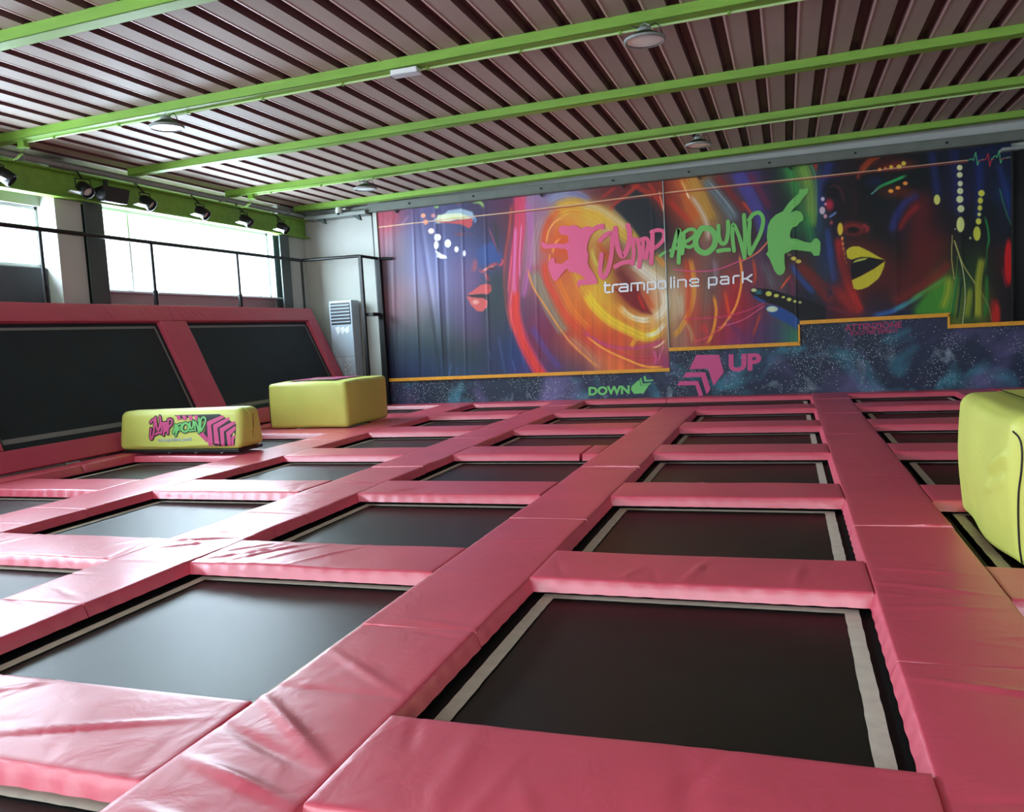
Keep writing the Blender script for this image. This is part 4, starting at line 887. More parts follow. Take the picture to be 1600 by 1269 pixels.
# S: stroke  pts | width | softness | colour | alpha      E: ellipse      F: filled outline
ART = """S 584,356 700,343 830,328|0.1|0.1|200,120,90|0
S 812,300 812,350 806,400 802,450 806,500 822,545 842,580 856,598|19|4|222,74,104|1
S 822,310 829,350 829,400 822,440 817,470|8|4|188,108,170|0.9
S 800,315 796,360 790,400 788,440 792,480 802,520|5|3|205,80,70|0.8
S 806,350 804,400 803,440 804,470|4|3|225,130,190|0.9
S 806,450 806,490 815,530 836,570 852,595|11|3|226,70,52|1
S 797,470 800,500 808,530|3|1.5|235,90,80|0.8
S 815,345 812,400 812,440|2|1|235,150,200|0.7
S 800,400 796,430 793,455|1|0.5|235,120,120|0.8
S 803,430 800,455 797,475|1|0.5|240,140,130|0.8
S 828,505 842,530 858,555 880,580|9|5|98,78,150|0.85
S 812,550 822,575 832,598|3|2|70,90,150|0.7
S 778,520 783,550 790,590|3|2|80,105,150|0.5
S 764,545 767,565|1.5|1|100,125,160|0.5
S 800,560 806,585|2|1|110,135,180|0.5
S 705,565 700,595|3|2|70,115,170|0.5
S 716,570 712,592|2|1.5|60,100,160|0.5
S 832,420 846,455 862,490 885,525|16|4|150,146,120|0.95
S 885,525 910,545 940,580|12|5|200,140,105|0.8
S 848,335 836,380 834,420|12|6|175,145,150|0.7
S 852,318 875,306 905,305 925,318|10|5|148,160,190|0.8
S 882,298 905,305 925,315|7|4|120,115,170|0.6
S 823,416 832,446 849,474 878,518 900,544 938,577|2.6|1|230,155,82|0.95
S 850,400 852,360 868,334 892,328 915,333|9|4|220,90,45|0.9
S 868,330 895,322 925,330 955,348 980,366 1000,384|24|6|224,178,66|0.95
S 905,320 935,326 965,346 985,360|9|4|212,190,150|0.8
S 853,385 857,362 868,346 885,338|2.5|1|245,170,90|0.9
S 862,400 868,380 878,370|3|1.5|240,165,80|0.9
S 858,410 859,395|2|1|245,170,90|0.8
S 850,405 854,438 868,464 884,492 906,516|9|3|222,82,54|0.95
S 866,420 880,455 900,490 925,515|10|5|232,130,44|0.9
S 914,454 930,479 954,501 987,518 1011,526 1036,514|15|3|236,206,52|1
S 895,415 905,440 920,465|10|6|225,180,60|0.8
S 924,384 928,405 945,432|7|3|208,196,88|0.9
S 930,375 945,395 960,420|7|4|205,85,45|0.85
S 940,350 950,362 963,372|10|5|200,180,140|0.5
F 962,452 995,449 1019,491 1003,489 985,478|4|132,34,38|0.95
S 962,415 975,435 990,452|13|5|118,44,48|0.9
S 995,455 1003,475 1012,488|4|2|205,50,42|0.9
S 1003,455 1016,475 1022,488|9|4|205,92,48|0.85
S 966,476 982,493 1003,500 1020,498|9|2|238,230,200|1
S 985,408 1005,422 1025,438 1042,450|16|5|226,216,198|0.95
S 1022,396 1034,410 1042,420|9|4|222,150,62|0.9
S 1036,450 1040,475 1030,492 1018,498|12|4|236,228,205|0.9
S 1003,524 1024,521 1042,502|6|1.5|240,236,215|0.95
S 960,470 975,490 1000,510 1020,512|8|4|232,165,60|0.7
S 906,518 935,538 965,552 995,562 1040,560|12|5|205,70,80|0.6
S 906,515 938,535 971,544 1011,541 1041,530|5|2.5|198,78,132|0.9
S 914,524 945,546 987,565 1011,573 1040,573|3|0.8|252,172,70|1
S 1020,545 1025,560 1022,572|3|2|235,120,190|0.6
S 1038,535 1030,560 1027,572|2|1|235,140,190|0.6
S 1041,530 1030,540 1018,544|2.4|0.8|250,205,170|1
S 920,500 922,520 925,540|3|3|225,80,40|0.5
S 985,545 990,535 998,525|6|2|240,190,50|0.8
F 956,322 995,296 1012,310 1030,345 1042,352 1041,372 1000,372 985,350|3|46,50,55|0.95
S 1003,280 985,300 962,318 950,332|5|2|206,70,48|0.9
S 978,282 1000,295 1025,308 1042,325|7|3|190,55,40|0.8
S 1010,280 1025,305 1041,335|5|2|200,65,45|0.85
S 935,312 955,298 965,290|4|2|190,60,45|0.7
S 1030,300 1034,318 1037,330|1.5|0.7|250,180,140|0.9
S 1040,308 1062,331 1084,352|9|4|196,60,40|0.85
S 1062,276 1076,305 1090,345|20|6|205,100,42|0.9
S 1072,276 1092,306 1112,348|22|5|196,150,66|0.95
S 1075,302 1092,324 1104,350 1108,380|8|3|206,186,172|0.9
S 1062,278 1070,294 1078,312|3|1.5|240,190,120|0.85
S 1072,300 1078,312|2|0.8|250,235,210|0.9
S 1098,276 1121,305 1140,330 1150,350|15|4|112,128,134|0.95
S 1104,280 1130,310 1152,340|2|1|160,175,180|0.7
S 1116,270 1140,300 1168,335|9|5|150,42,36|0.8
S 1158,312 1168,325 1178,340|5|2|228,84,44|0.9
S 1148,266 1168,300 1186,335 1196,370|19|5|86,82,158|0.95
S 1166,264 1185,295 1205,330|9|4|122,44,72|0.8
S 1226,255 1236,275 1244,295 1248,320|10|6|60,150,78|0.85
S 1250,252 1260,275 1266,300 1268,330 1268,360|15|5|134,172,76|0.9
S 1258,330 1266,365 1270,400|10|6|50,140,78|0.8
S 1262,250 1272,268 1276,300 1276,345|2|1|110,170,120|0.7
F 1266,250 1278,250 1276,268|1|170,60,42|0.9
S 1279,270 1281,320 1279,370|6|4|44,66,120|0.8
S 1078,400 1084,440 1080,480 1062,515 1048,528|7|2|230,166,62|0.95
S 1072,400 1076,450 1076,500 1085,540|9|4|218,76,40|0.7
S 1115,400 1118,430 1112,455|7|4|165,150,165|0.7
S 1100,410 1103,450 1100,500|7|5|125,105,95|0.6
S 1071,500 1080,520 1082,540|5|3|200,180,140|0.8
S 1060,455 1064,480 1062,500|9|5|205,195,165|0.7
S 1155,395 1159,435 1151,475 1134,504 1120,520|3.8|0.8|248,150,66|1
S 1114,457 1119,487 1113,521 1103,541|4.6|1.2|232,152,58|1
S 1131,450 1136,475 1140,500|5|2|232,92,42|0.9
S 1176,400 1180,430 1176,450|5|2|228,90,44|0.8
S 1190,485 1183,505 1175,530|3|2|225,80,45|0.7
S 1145,455 1150,440|4|3|215,60,50|0.6
S 1130,495 1150,515 1165,535|8|5|105,58,112|0.6
S 1092,520 1100,510 1104,525|6|3|225,60,60|0.7
S 1052,421 1082,424 1117,422 1151,410 1177,399 1200,378|1.8|0.6|214,92,138|0.95
S 1160,408 1185,394 1201,376|1.8|0.6|226,140,80|0.9
S 1070,499 1105,497 1134,494 1165,486 1195,473|1.8|0.7|214,66,112|0.85
S 1122,512 1160,500 1194,478|1.6|0.6|230,100,140|0.85
S 1086,534 1105,527 1122,516|1.6|0.6|235,90,110|0.8
S 1238,428 1228,440 1217,455|2.6|0.8|236,98,58|0.95
S 1232,425 1238,450 1238,475|5|3|150,52,92|0.6
S 1190,405 1200,430 1210,455|10|5|105,112,118|0.7
S 1247,408 1262,430 1285,458 1305,475|13|4|132,42,38|0.95
S 1233,408 1248,432 1275,462|9|3|48,84,150|0.95
F 1172,456 1176,450 1203,452 1233,461 1255,466 1290,480 1290,500 1249,500 1240,490 1215,478 1196,472 1180,466|1.6|20,24,32|0.97
S 1174,460 1186,468 1200,474|4.5|1.5|48,84,146|0.95
S 1178,456 1192,457|7|1.4|62,142,150|0.9
E 1178,453.5 4.2 2.8|0.6|206,212,150|1
F 1196,481 1198,478 1206,476 1222,481 1238,490 1249,500 1249,516 1234,508 1212,496 1203,492|1.5|46,84,146|0.97
E 1206.5,483 8.8 4.6|0.8|200,214,186|1
E 1201,459 4.8 4|0.6|208,208,100|1
E 1213,462 4 2.8|0.6|206,206,100|1
E 1224,464.4 2.6 1.7|0.5|210,210,110|1
E 1233,468 3.7 2.9|0.6|206,206,104|1
E 1242,471 2.8 2|0.8|190,196,110|1
E 1250,472.5 2.6 2|0.8|180,190,120|1
E 1240,404 4.6 3|0.6|208,190,84|1
E 1247.5,408.5 4.6 3|0.6|208,190,84|1
E 1233,398 3.6 2.4|0.8|130,120,80|0.9
S 1300,236 1290,280 1283,330|12|5|48,58,124|0.85
S 1292,352 1297,395 1306,445|8|4|54,82,150|0.9
S 1305,455 1322,470 1340,492|14|5|165,46,42|0.9
S 1310,366 1313,400 1322,430 1333,460 1347,494|13|4|200,46,40|0.97
S 1294,446 1318,462 1345,490|12|5|150,44,42|0.8
S 1257,415 1280,438 1300,455|10|4|120,44,38|0.9
S 1285,478 1315,486 1340,495|6|4|130,44,70|0.7
S 1342,276 1350,262 1368,246 1402,236|10|5|205,82,40|0.95
S 1340,282 1342,268|6|4|180,60,36|0.8
E 1400,257 26 8|6|165,46,38|0.75
E 1388,252 18 6|5|30,20,20|0.5
E 1298,298 12 17|5|16,16,20|0.8
S 1290,296 1304,290 1315,300 1319,322|3|2.5|96,46,52|0.8
E 1296,320 6.5 9|3|190,44,74|0.9
E 1285.5,311 3 3.2|0.8|200,186,204|1
E 1284.8,329 4.4 6|1|206,186,196|1
E 1289.5,338 2.8 3.4|0.8|206,150,170|1
E 1290,319 2.2 2|0.8|210,150,170|1
S 1293,341 1301,336 1309,330|3.4|1.4|120,150,200|0.9
E 1299,348 2.6 3|1.5|200,80,90|0.8
S 1334,285 1336,325 1328,350|8|6|64,32,32|0.6
E 1334,357 21 10|5|150,46,46|0.9
S 1345,350 1355,356 1353,366|5|3|190,66,76|0.85
E 1333,359.5 9.5 4.6|2|14,10,14|0.97
E 1312.8,358 4.2 10|0.8|222,196,64|1
E 1316,372.5 1.7 3|0.5|240,160,80|1
E 1317,381 1.7 3.4|0.5|240,160,80|1
E 1318,389 1.7 3.4|0.5|240,160,80|1
E 1319.6,396.5 1.6 3.2|0.5|240,160,80|1
E 1320.5,404 1.5 3|0.5|240,160,80|1
E 1322.5,410.5 1.6 3|0.5|240,150,80|1
E 1352,414 44 40|12|104,34,30|0.7
F 1322,392 1327,387 1333,385 1342,385 1359,393 1374,402 1383,406 1368,404 1355,402 1345,402 1337,404 1331,406 1324,403|0.7|204,192,54|1
F 1331,406 1345,402 1358,402 1382,407 1366,418 1346,430 1331,437 1329,420|1.2|18,18,22|1
F 1383,408 1381,418 1376,430 1372,436 1357,448 1347,452 1340,453 1334,451 1331,438 1346,431 1366,420|0.7|202,190,56|1
F 1332,411 1336,407 1342,404.5 1357,402.5 1352,406 1344,408|0.8|184,194,96|1
S 1440,300 1415,316 1400,340 1392,368|12|5|52,62,134|0.9
S 1441,316 1417,338 1402,366|9|4|158,38,38|0.9
S 1390,475 1425,457 1469,427 1486,403|13|6|136,40,36|0.85
S 1359,494 1392,487 1421,472|8|2.5|62,112,176|0.95
S 1392,487 1421,472 1447,455|6|2.5|84,164,160|0.95
S 1421,470 1447,454 1468,441 1484,430|6|3|92,160,74|0.95
F 1430,482 1455,455 1485,436 1488,460 1485,492 1430,492|5|70,144,50|0.9
S 1484,428 1480,460 1470,488|10|5|176,176,54|0.9
S 1400,489 1425,487|5|3|26,44,74|0.9
E 1368,284 12 8|6|24,44,92|0.7
S 1364,301 1377,291 1399,281.5 1421,272|4.6|1.2|52,164,94|1
S 1362,303 1370,296|2.2|1|120,190,190|0.9
E 1400,300 24 9|6|120,46,24|0.7
E 1374.5,265 2.6 3|0.8|236,150,60|1
E 1383.5,262.5 2.2 2|0.8|230,130,60|1
E 1392.5,261 3.2 3|0.8|226,180,70|1
E 1405,260.5 4.2 3.4|0.8|222,190,76|1
E 1412,255.5 3.6 3.6|0.8|216,192,84|1
E 1392,298.5 4 3|0.6|240,164,74|1
E 1403,293.5 3.8 2.8|0.6|240,154,70|1
E 1414.5,286.5 3.8 3|0.6|236,156,70|1
S 1454,228 1460,270 1466,312|13|6|36,50,112|0.9
S 1490,225 1495,290 1500,345|14|7|38,46,104|0.85
S 1528,238 1531,290 1526,350|11|6|34,52,124|0.85
S 1558,250 1572,300 1580,350|9|5|36,62,128|0.8
E 1464,312 5 8|0.7|214,214,120|1
E 1499.5,262 4.4 4.4|0.6|216,220,170|1
E 1499.5,273.3 4.6 4.4|0.6|216,220,170|1
E 1500.3,287 4 4.4|0.6|212,216,176|1
E 1500.3,298.6 4.8 5|0.6|212,216,170|1
E 1499.7,311.5 5.6 5.6|0.6|214,218,166|1
E 1501.3,326.3 5.4 5.6|0.6|214,218,166|1
E 1500.7,351 6.2 12|0.7|212,218,140|1
E 1533.5,302 5 5|0.6|206,206,84|1
E 1531.8,313.5 4 5|0.6|206,206,80|1
E 1531,325 3.6 4.4|0.6|206,206,84|1
E 1530,335 2.8 3|0.6|206,210,120|1
E 1529,346 4.4 5|0.6|206,206,84|1
E 1526.5,365 5.8 11.5|0.7|198,202,80|1
E 1516,372 1.6 2|0.5|190,200,160|1
E 1492.5,358 1.2 1.4|0.4|190,200,190|0.9
S 1537,333 1543,355 1545,375 1541,395|3.2|1.2|38,140,68|0.95
S 1562,296 1570,325 1580,352|1.6|0.6|60,140,90|0.9
S 1535,398 1529,436 1527,470 1528,502|11|2|178,180,56|0.95
S 1517,445 1513,475 1509,502|8|2|152,162,52|0.9
S 1541,425 1542,460 1539,502|6|2|44,134,52|0.9
S 1521,440 1522,470 1520,502|2.4|0.8|10,30,20|0.9
S 1497,425 1491,468 1487,502|4|1.5|34,120,64|0.9
S 1503,430 1498,480 1494,503|3|1|12,50,44|0.9
S 1543,380 1541,410 1538,430|2.5|1.4|50,130,60|0.7
S 1488,368 1487,403 1491,436|1.2|0.4|190,184,116|1
S 1492,378 1504,420 1508,462 1504,505|1.5|0.5|190,196,150|1
S 1491,376 1504,412 1523,442|1.4|0.5|196,190,110|1
S 1523,442 1543,475 1550,503|1|0.4|160,166,90|0.9
S 1496,400 1493,440 1486,480|1|0.4|120,160,80|0.8
E 1576,410 6.5 36|1.5|206,26,34|1
S 1566,415 1570,440 1573,455|2.5|1|170,30,60|0.8
E 1556,492 7 22|2.5|196,42,32|0.95
E 1551,478 3 9|2|150,40,34|0.8
S 1300,450 1292,470|3|3|30,40,90|0.5
S 731,360 737,354 739,340|0.1|0.1|0,0,0|0
F 679,342 690,338 700,329 720,326 738,331 742,340 738,346 715,343 700,347 681,349|1.5|150,176,196|1
F 680,345 684,336 700,334 718,333 732,338 736,342 715,342 700,346 684,349|1.5|214,220,176|1
S 700,340 716,341 732,340|3|1.5|216,214,110|0.9
F 681,346 702,346 722,343 738,341 738,352 733,357 722,351 705,349 690,348|1.2|216,72,76|1
S 737,336 743,343 740,350|3|1|110,150,200|0.9
E 677,337 3.6 3|1.4|226,130,130|0.9
E 682,323 3.4 2.6|0.8|150,196,110|1
S 735,316 748,316 754,321 756,327|5|1|156,206,92|1
E 716,317.5 4 1.6|1|226,110,90|0.9
E 661.3,337 3.8 3.5|0.7|240,150,110|1
E 665,347 4 4.2|0.8|236,130,100|1
E 673.7,361 4.8 4.4|0.6|244,204,190|1
E 683.8,371 5.2 5.6|0.5|240,240,240|1
E 682,383 3.8 6.5|0.5|238,240,244|1
F 680,391 686,394 690,397 697,400 698.5,403.5 690,404.5 683,402 683,397|0.6|240,242,240|1
E 699.8,380.5 5 6.4|0.5|240,240,240|1
E 713.3,389.6 3.4 4.6|0.5|240,240,242|1
E 725.6,396 2.3 4.8|0.5|238,228,250|1
S 715,352 722,358 728,366|3|3|70,50,70|0.5
E 719,366 6 3|2.5|150,60,75|0.7
S 728,362 745,370|2|1.5|120,70,90|0.6
F 745,395 752,385 768,378 778,385 784,400 784,410 765,413 748,416|4|62,86,152|0.9
S 762,352 772,378 783,402|2|1.2|170,80,100|0.85
S 783,402 785,410 778,418|3|1.2|225,82,84|0.9
S 741,402 742,415 738,428|6|4|215,82,92|0.9
S 745,418 752,424 760,421 770,414 784,411|5|1.6|224,84,88|0.95
S 756,422 764,418 770,417|1.6|0.7|250,180,160|0.9
E 768,419.5 6 2|0.8|110,50,60|0.9
S 757,424 762,435 764,443|5|2|222,82,86|0.9
F 730,460 742,452 752,445 762,443 768,446 768,455 762,460 752,459 740,461|0.9|226,88,88|1
F 730,462 745,460 762,461 764,465 750,466 738,465|1.2|70,54,58|1
F 729,463 742,465 755,466 762,470 761,480 754,487 745,486 736,477|0.9|226,90,88|1
E 743,472 5 3.5|1.6|245,170,150|0.8
F 770,425 785,425 790,470 782,500 772,490 768,470 770,455 764,440|9|60,70,78|0.6
S 772,340 776,370 779,400|4|3|60,66,60|0.7
S 600,330 616,336 610,350 600,370|8|5|196,62,80|0.6
S 640,335 625,355|3|2|170,150,190|0.35
S 584,356 700,342.5 830,328 1060,299 1290,274.5 1512,250.5|1.6|0.4|216,176,136|1
S 790,334.5 900,322 1060,301.5 1290,277 1512,253|1.4|0.5|150,50,62|0.9
P 1512,251 1518,248 1521,251 1524.5,238 1527.5,258 1530,251 1537,249|1.2|0.4|96,190,120|1
P 1530,251 1541,249 1544,240 1546.5,260 1549,250 1553,249|1.3|0.4|190,50,70|1
P 1549,249 1555,243 1558,246 1561,235 1563.5,255 1566,248 1580,245|1.2|0.4|96,190,120|1
S 1563,249 1580,246|1.2|0.4|170,60,70|0.9"""
def _cat(P, sub=10):
    return np.array(smooth_path(P, sub))
def paint(X, Z):
    x, y = to_px(np.stack([X, np.full_like(X, YB), Z], -1))
    # ground tones: nearest-weighted blend
    B = np.array([[float(v) for v in t.split(',')] for t in BLOBS.replace('\n', ';').split(';') if t]); m = (B[:, 0] > x.min()-60) & (B[:, 0] < x.max()+60); B = B[m]
    num = np.zeros((len(x), 3)); den = np.zeros(len(x))+1e-30
    for bx, by, r_, g_, b_ in B:
        d2 = ((x-bx)**2 + ((y-by)*0.85)**2)
        w_ = np.exp(-d2/(2*15.0**2)) + 1e-4*np.exp(-d2/(2*45.0**2)); num += w_[:, None]*np.array([r_, g_, b_]); den += w_
    C = num/den[:, None]
    def blend(sel, a, col):
        C[sel] = C[sel]*(1-a[:, None]) + np.array(col, float)*a[:, None]
    for ln in ART.split('\n'):
        k, rest = ln[0], ln[2:].split('|'); al = float(rest[-1])
        if al <= 0: continue
        col = [float(v) for v in rest[-2].split(',')]; soft = float(rest[-3])
        if k == 'E':
            t = rest[0].split(); cx, cy = map(float, t[0].split(',')); rx, ry = float(t[1]), float(t[2]); m_ = soft*2
            sel = np.where((abs(x-cx) < rx+m_) & (abs(y-cy) < ry+m_))[0]
            if not len(sel): continue
            d = (np.sqrt(((x[sel]-cx)/rx)**2+((y[sel]-cy)/ry)**2)-1)*min(rx, ry)
            a = al*np.clip(0.5-d/(soft*2)*1.0, 0, 1); a = a*a*(3-2*a)/max(al, 1e-6) if al >= 1 else a
            blend(sel, np.clip(a, 0, 1), col); continue
        pts = [tuple(map(float, q.split(','))) for q in rest[0].split()]
        if k == 'F':
            P = np.array(pts); P2 = np.roll(P, -1, 0)
            sel = np.where((x > P[:, 0].min()-soft*2) & (x < P[:, 0].max()+soft*2) & (y > P[:, 1].min()-soft*2) & (y < P[:, 1].max()+soft*2))[0]
            if not len(sel): continue
            xx, yy = x[sel], y[sel]; ins = np.zeros(len(sel), bool); dm = np.full(len(sel), 1e9)
            for (ax, ay), (bx, by) in zip(P, P2):
                c_ = ((ay > yy) != (by > yy)) & (xx < (bx-ax)*(yy-ay)/((by-ay) or 1e-9)+ax); ins ^= c_
                dx, dy = bx-ax, by-ay; t = np.clip(((xx-ax)*dx+(yy-ay)*dy)/(dx*dx+dy*dy+1e-9), 0, 1); dm = np.minimum(dm, np.hypot(xx-ax-t*dx, yy-ay-t*dy))
            sd_ = np.where(ins, -dm, dm); a = np.clip(0.5-sd_/(2*soft), 0, 1); a = a*a*(3-2*a)
            blend(sel, a*al, col)
        else:
            w_ = float(rest[1]); P = np.array(pts) if k == 'P' else _cat(pts); ext = w_/2+soft*2
            sel = np.where((x > P[:, 0].min()-ext) & (x < P[:, 0].max()+ext) & (y > P[:, 1].min()-ext) & (y < P[:, 1].max()+ext))[0]
            if not len(sel): continue
            xx, yy = x[sel], y[sel]; dm = np.full(len(sel), 1e9); sb = np.zeros(len(sel)); L0 = 0.0; ar = np.zeros(len(sel))
            for (ax, ay), (bx, by) in zip(P[:-1], P[1:]):
                dx, dy = bx-ax, by-ay; l = math.hypot(dx, dy)+1e-9; t = np.clip(((xx-ax)*dx+(yy-ay)*dy)/(l*l), 0, 1); d = np.hypot(xx-ax-t*dx, yy-ay-t*dy)
                u = d < dm; s_ = np.sign((xx-ax)*dy-(yy-ay)*dx); sb[u] = (d*s_)[u]; ar[u] = (L0+t*l)[u]; L0 += l; dm = np.minimum(dm, d)
            a = np.clip(0.5-(dm-w_/2)/(2*soft), 0, 1); a = a*a*(3-2*a)
            if k == 'S' and soft >= 0.8 and al < 1.01 and L0 > 12:
                e_ = min(0.3*L0, 14.0); f0 = np.clip(ar/e_, 0, 1)*np.clip((L0-ar)/e_, 0, 1); a = a*(f0*f0*(3-2*f0) if w_ < 18 else np.clip(0.25+f0, 0, 1))
            if w_ >= 5 and k == 'S':
                ph = pts[0][0]; q_ = 0.5*np.sin(sb*1.1+ph+ar*0.01)+0.3*np.sin(sb*2.3+ph*2-ar*0.015)+0.25*np.sin(sb*4.1+ph*3)
                a = a*np.clip(0.80+0.22*q_, 0, 1); C[sel] = np.clip(C[sel]*(1+0.10*q_*(a > 0.2))[:, None], 0, 255)
            blend(sel, np.clip(a*al, 0, 1), col)
    g = C.mean(1, keepdims=True); wl = np.clip((800-x)/60, 0, 1)[:, None]*0.28; C = C*(1-wl)+g*wl
    st = 1+0.03*(np.sin(x*0.61+np.sin(x*0.23)*2)+np.sin(x*0.37+1.3))*np.clip((y-400)/150, 0.2, 1)
    C = 255*(np.clip(C, 0, 255)/255)**1.14
    C = np.clip(C*ART_GAIN*st[:, None], 0, 250)
    return lin(C)
ART_GAIN = 1.05
def banner(name, xa, xb, step, lab, seed):
    st = 0.0105; nx = int((xb-xa)/st)+1; nz = int((ztop-min(z for _, _, z in step))/st)+1; z0 = min(z for _, _, z in step)
    xs = np.linspace(xa, xb, nx); zz = np.linspace(z0, ztop, nz); X, Z = np.meshgrid(xs, zz, indexing='ij')
    Y = YB + fold(X, Z) + 0.002*np.sin(X*3.1+seed)
    r = empty(name, ((xa+xb)/2, YB, z0)); loc = np.array(r.location)
    rgb = paint(X.ravel(), Z.ravel())
    idx = np.arange(nx*nz).reshape(nx, nz)
    xm = (xs[:-1]+xs[1:])/2; zm = (zz[:-1]+zz[1:])/2; lim = np.zeros(nx-1)
    for a, b, z in step: lim[(xm >= a) & (xm < b)] = z
    keep = zm[None, :] >= lim[:, None]
    q = np.stack([idx[:-1, :-1], idx[1:, :-1], idx[1:, 1:], idx[:-1, 1:]], -1)[keep]
    V = np.stack([X, Y, Z], -1).reshape(-1, 3)-loc
    me = bpy.data.meshes.new('cloth'); me.vertices.add(len(V)); me.vertices.foreach_set('co', V.ravel())
    me.loops.add(q.size); me.loops.foreach_set('vertex_index', q.ravel().astype(np.int32)); me.polygons.add(len(q)); me.polygons.foreach_set('loop_start', np.arange(0, q.size, 4, dtype=np.int32))
    me.update(calc_edges=True); me.polygons.foreach_set('use_smooth', np.ones(len(q), dtype=bool))
    a = me.color_attributes.new('artwork', 'FLOAT_COLOR', 'POINT'); a.data.foreach_set('color', np.concatenate([rgb, np.ones((len(rgb), 1))], 1).astype(np.float32).ravel())
    me.materials.append(M['print']); o = bpy.data.objects.new('cloth', me); COL.objects.link(o); o.parent = r
    tag(r, lab, 'mural banner', 'printed mural banners'); return r
bnL = banner('mural_banner', xL, xS-0.012, [(xL, xS, zs[0])], 'left printed mural banner showing a face in profile, orange light swirl and pink jumping figure', 1)
bnR = banner('mural_banner', xS+0.012, xE, [(xS, xq[2], zs[1]), (xq[2], xq[3], zs[2]), (xq[3], xE+1, zs[3])], 'right printed mural banner showing a dark face with yellow lips and green jumping figure', 2)
def wallp(dy):
    def f(px, py):
        p = on_y(px, py, YB); x, z = p[0], p[2]; return np.array([x, YB+float(fold(x, z))-dy, z])
    return f
c3 = lambda x, y: (800+x/6.154, 270+y/6.154)
c5 = lambda x, y: (1030+x/6.154, 240+y/6.154)
c6 = lambda x, y: (1030+x/5.769, 400+y/5.769)
FIG1 = [(450,560),(455,525),(490,505),(530,515),(545,520),(575,508),(600,505),(630,515),(665,540),(690,525),(720,515),(745,518),(770,530),(820,500),(885,488),(890,545),(830,545),(790,570),(760,600),(745,640),(728,680),(722,740),(738,790),(728,860),(745,910),(800,990),(820,1040),(815,1070),(740,1075),(680,1080),(650,1085),(638,1115),(625,1060),(645,1030),(715,1020),(640,970),(600,960),(550,950),(530,920),(490,960),(430,1040),(400,1035),(375,985),(350,910),(355,850),(385,820),(412,825),(415,870),(480,877),(515,850),(545,830),(535,760),(520,735),(420,725),(305,732),(290,700),(273,663),(315,672),(345,690),(430,680),(500,685),(548,665),(545,650),(538,600),(510,600),(470,595)]
FIG2 = [(1350,345),(1440,335),(1430,375),(1390,420),(1350,480),(1290,530),(1262,572),(1310,548),(1360,560),(1385,600),(1385,640),(1350,665),(1320,700),(1285,710),(1265,740),(1255,790),(1265,815),(1320,820),(1400,850),(1460,860),(1490,820),(1520,815),(1550,850),(1550,920),(1540,980),(1490,985),(1460,945),(1380,935),(1280,925),(1240,950),(1205,965),(1205,1050),(1213,1110),(1200,1150),(1165,1172),(1140,1165),(1110,1130),(1085,1070),(1060,1010),(1027,965),(1048,940),(1045,880),(1035,800),(1045,700),(1070,640),(1120,590),(1190,555),(1240,480),(1300,420),(1340,390)]
flat_print('logo_lettering', strokes(JUMP, 9), c3, wallp(0.010), M['logo_pink'], bnL, 0.0005)
flat_print('jumping_figure', [poly2(FIG1)], c3, wallp(0.012), M['logo_pink'], bnL)
flat_print('logo_dash', [ribbon([(1425,800),(1455,775),(1483,758)], 26)], c3, wallp(0.010), M['logo_green'], bnL)
flat_print('logo_lettering', strokes(AROUND, 9), c5, wallp(0.010), M['logo_green'], bnR, 0.0005)
flat_print('jumping_figure', [poly2(FIG2)], c5, wallp(0.012), M['logo_green'], bnR)
# squared small lettering below the logo
GL = {'t': [[(.12,1.4),(.12,.15),(.27,0),(.75,0)],[(0,1),(.75,1)]], 'r': [[(0,0),(0,.85),(.15,1),(.8,1)]], 'a': [[(.05,1),(.85,1),(1,.85),(1,0)],[(1,0),(.15,0),(0,.15),(0,.4),(.15,.55),(1,.55)]],
      'm': [[(0,0),(0,1),(1.3,1),(1.45,.85),(1.45,0)],[(.72,1),(.72,0)]], 'p': [[(0,-.45),(0,1),(.85,1),(1,.85),(1,.15),(.85,0),(0,0)]], 'o': [[(.15,0),(.85,0),(1,.15),(1,.85),(.85,1),(.15,1),(0,.85),(0,.15),(.15,0)]],
      'l': [[(0,0),(0,1.45)]], 'i': [[(0,0),(0,1)],[(0,1.3),(0,1.45)]], 'n': [[(0,0),(0,1),(.85,1),(1,.85),(1,0)]], 'e': [[(1,0),(.15,0),(0,.15),(0,.85),(.15,1),(.85,1),(1,.85),(1,.5),(0,.5)]],
      'k': [[(0,0),(0,1.45)],[(0,.5),(.4,.5),(1,1)],[(.4,.5),(1,0)]]}
def square_text(items, sz=11.0):
    out = []
    for ch, x, wx in items:
        for p in GL[ch]: out.append(ribbon([(x+q[0]*wx, 457.4-(x-943)*0.0735-q[1]*sz-q[0]*wx*0.0735) for q in p], 2.9, 2, False))
    return out
idc = lambda x, y: (x, y)
flat_print('logo_small_text', square_text([('t', 944.5, 11.5), ('r', 957.5, 10), ('a', 968, 13), ('m', 986.5, 14), ('p', 1012, 12.5), ('o', 1029, 11)]), idc, wallp(0.012), M['sign_white'], bnL, 0.0003)
flat_print('logo_small_text', square_text([('l', 1048.5, 1), ('i', 1053.6, 1), ('n', 1059.5, 12.5), ('e', 1078.5, 13), ('p', 1107.5, 12.5), ('a', 1126, 12.5), ('r', 1146, 10.5), ('k', 1160.5, 14)]), idc, wallp(0.012), M['sign_white'], bnR, 0.0003)
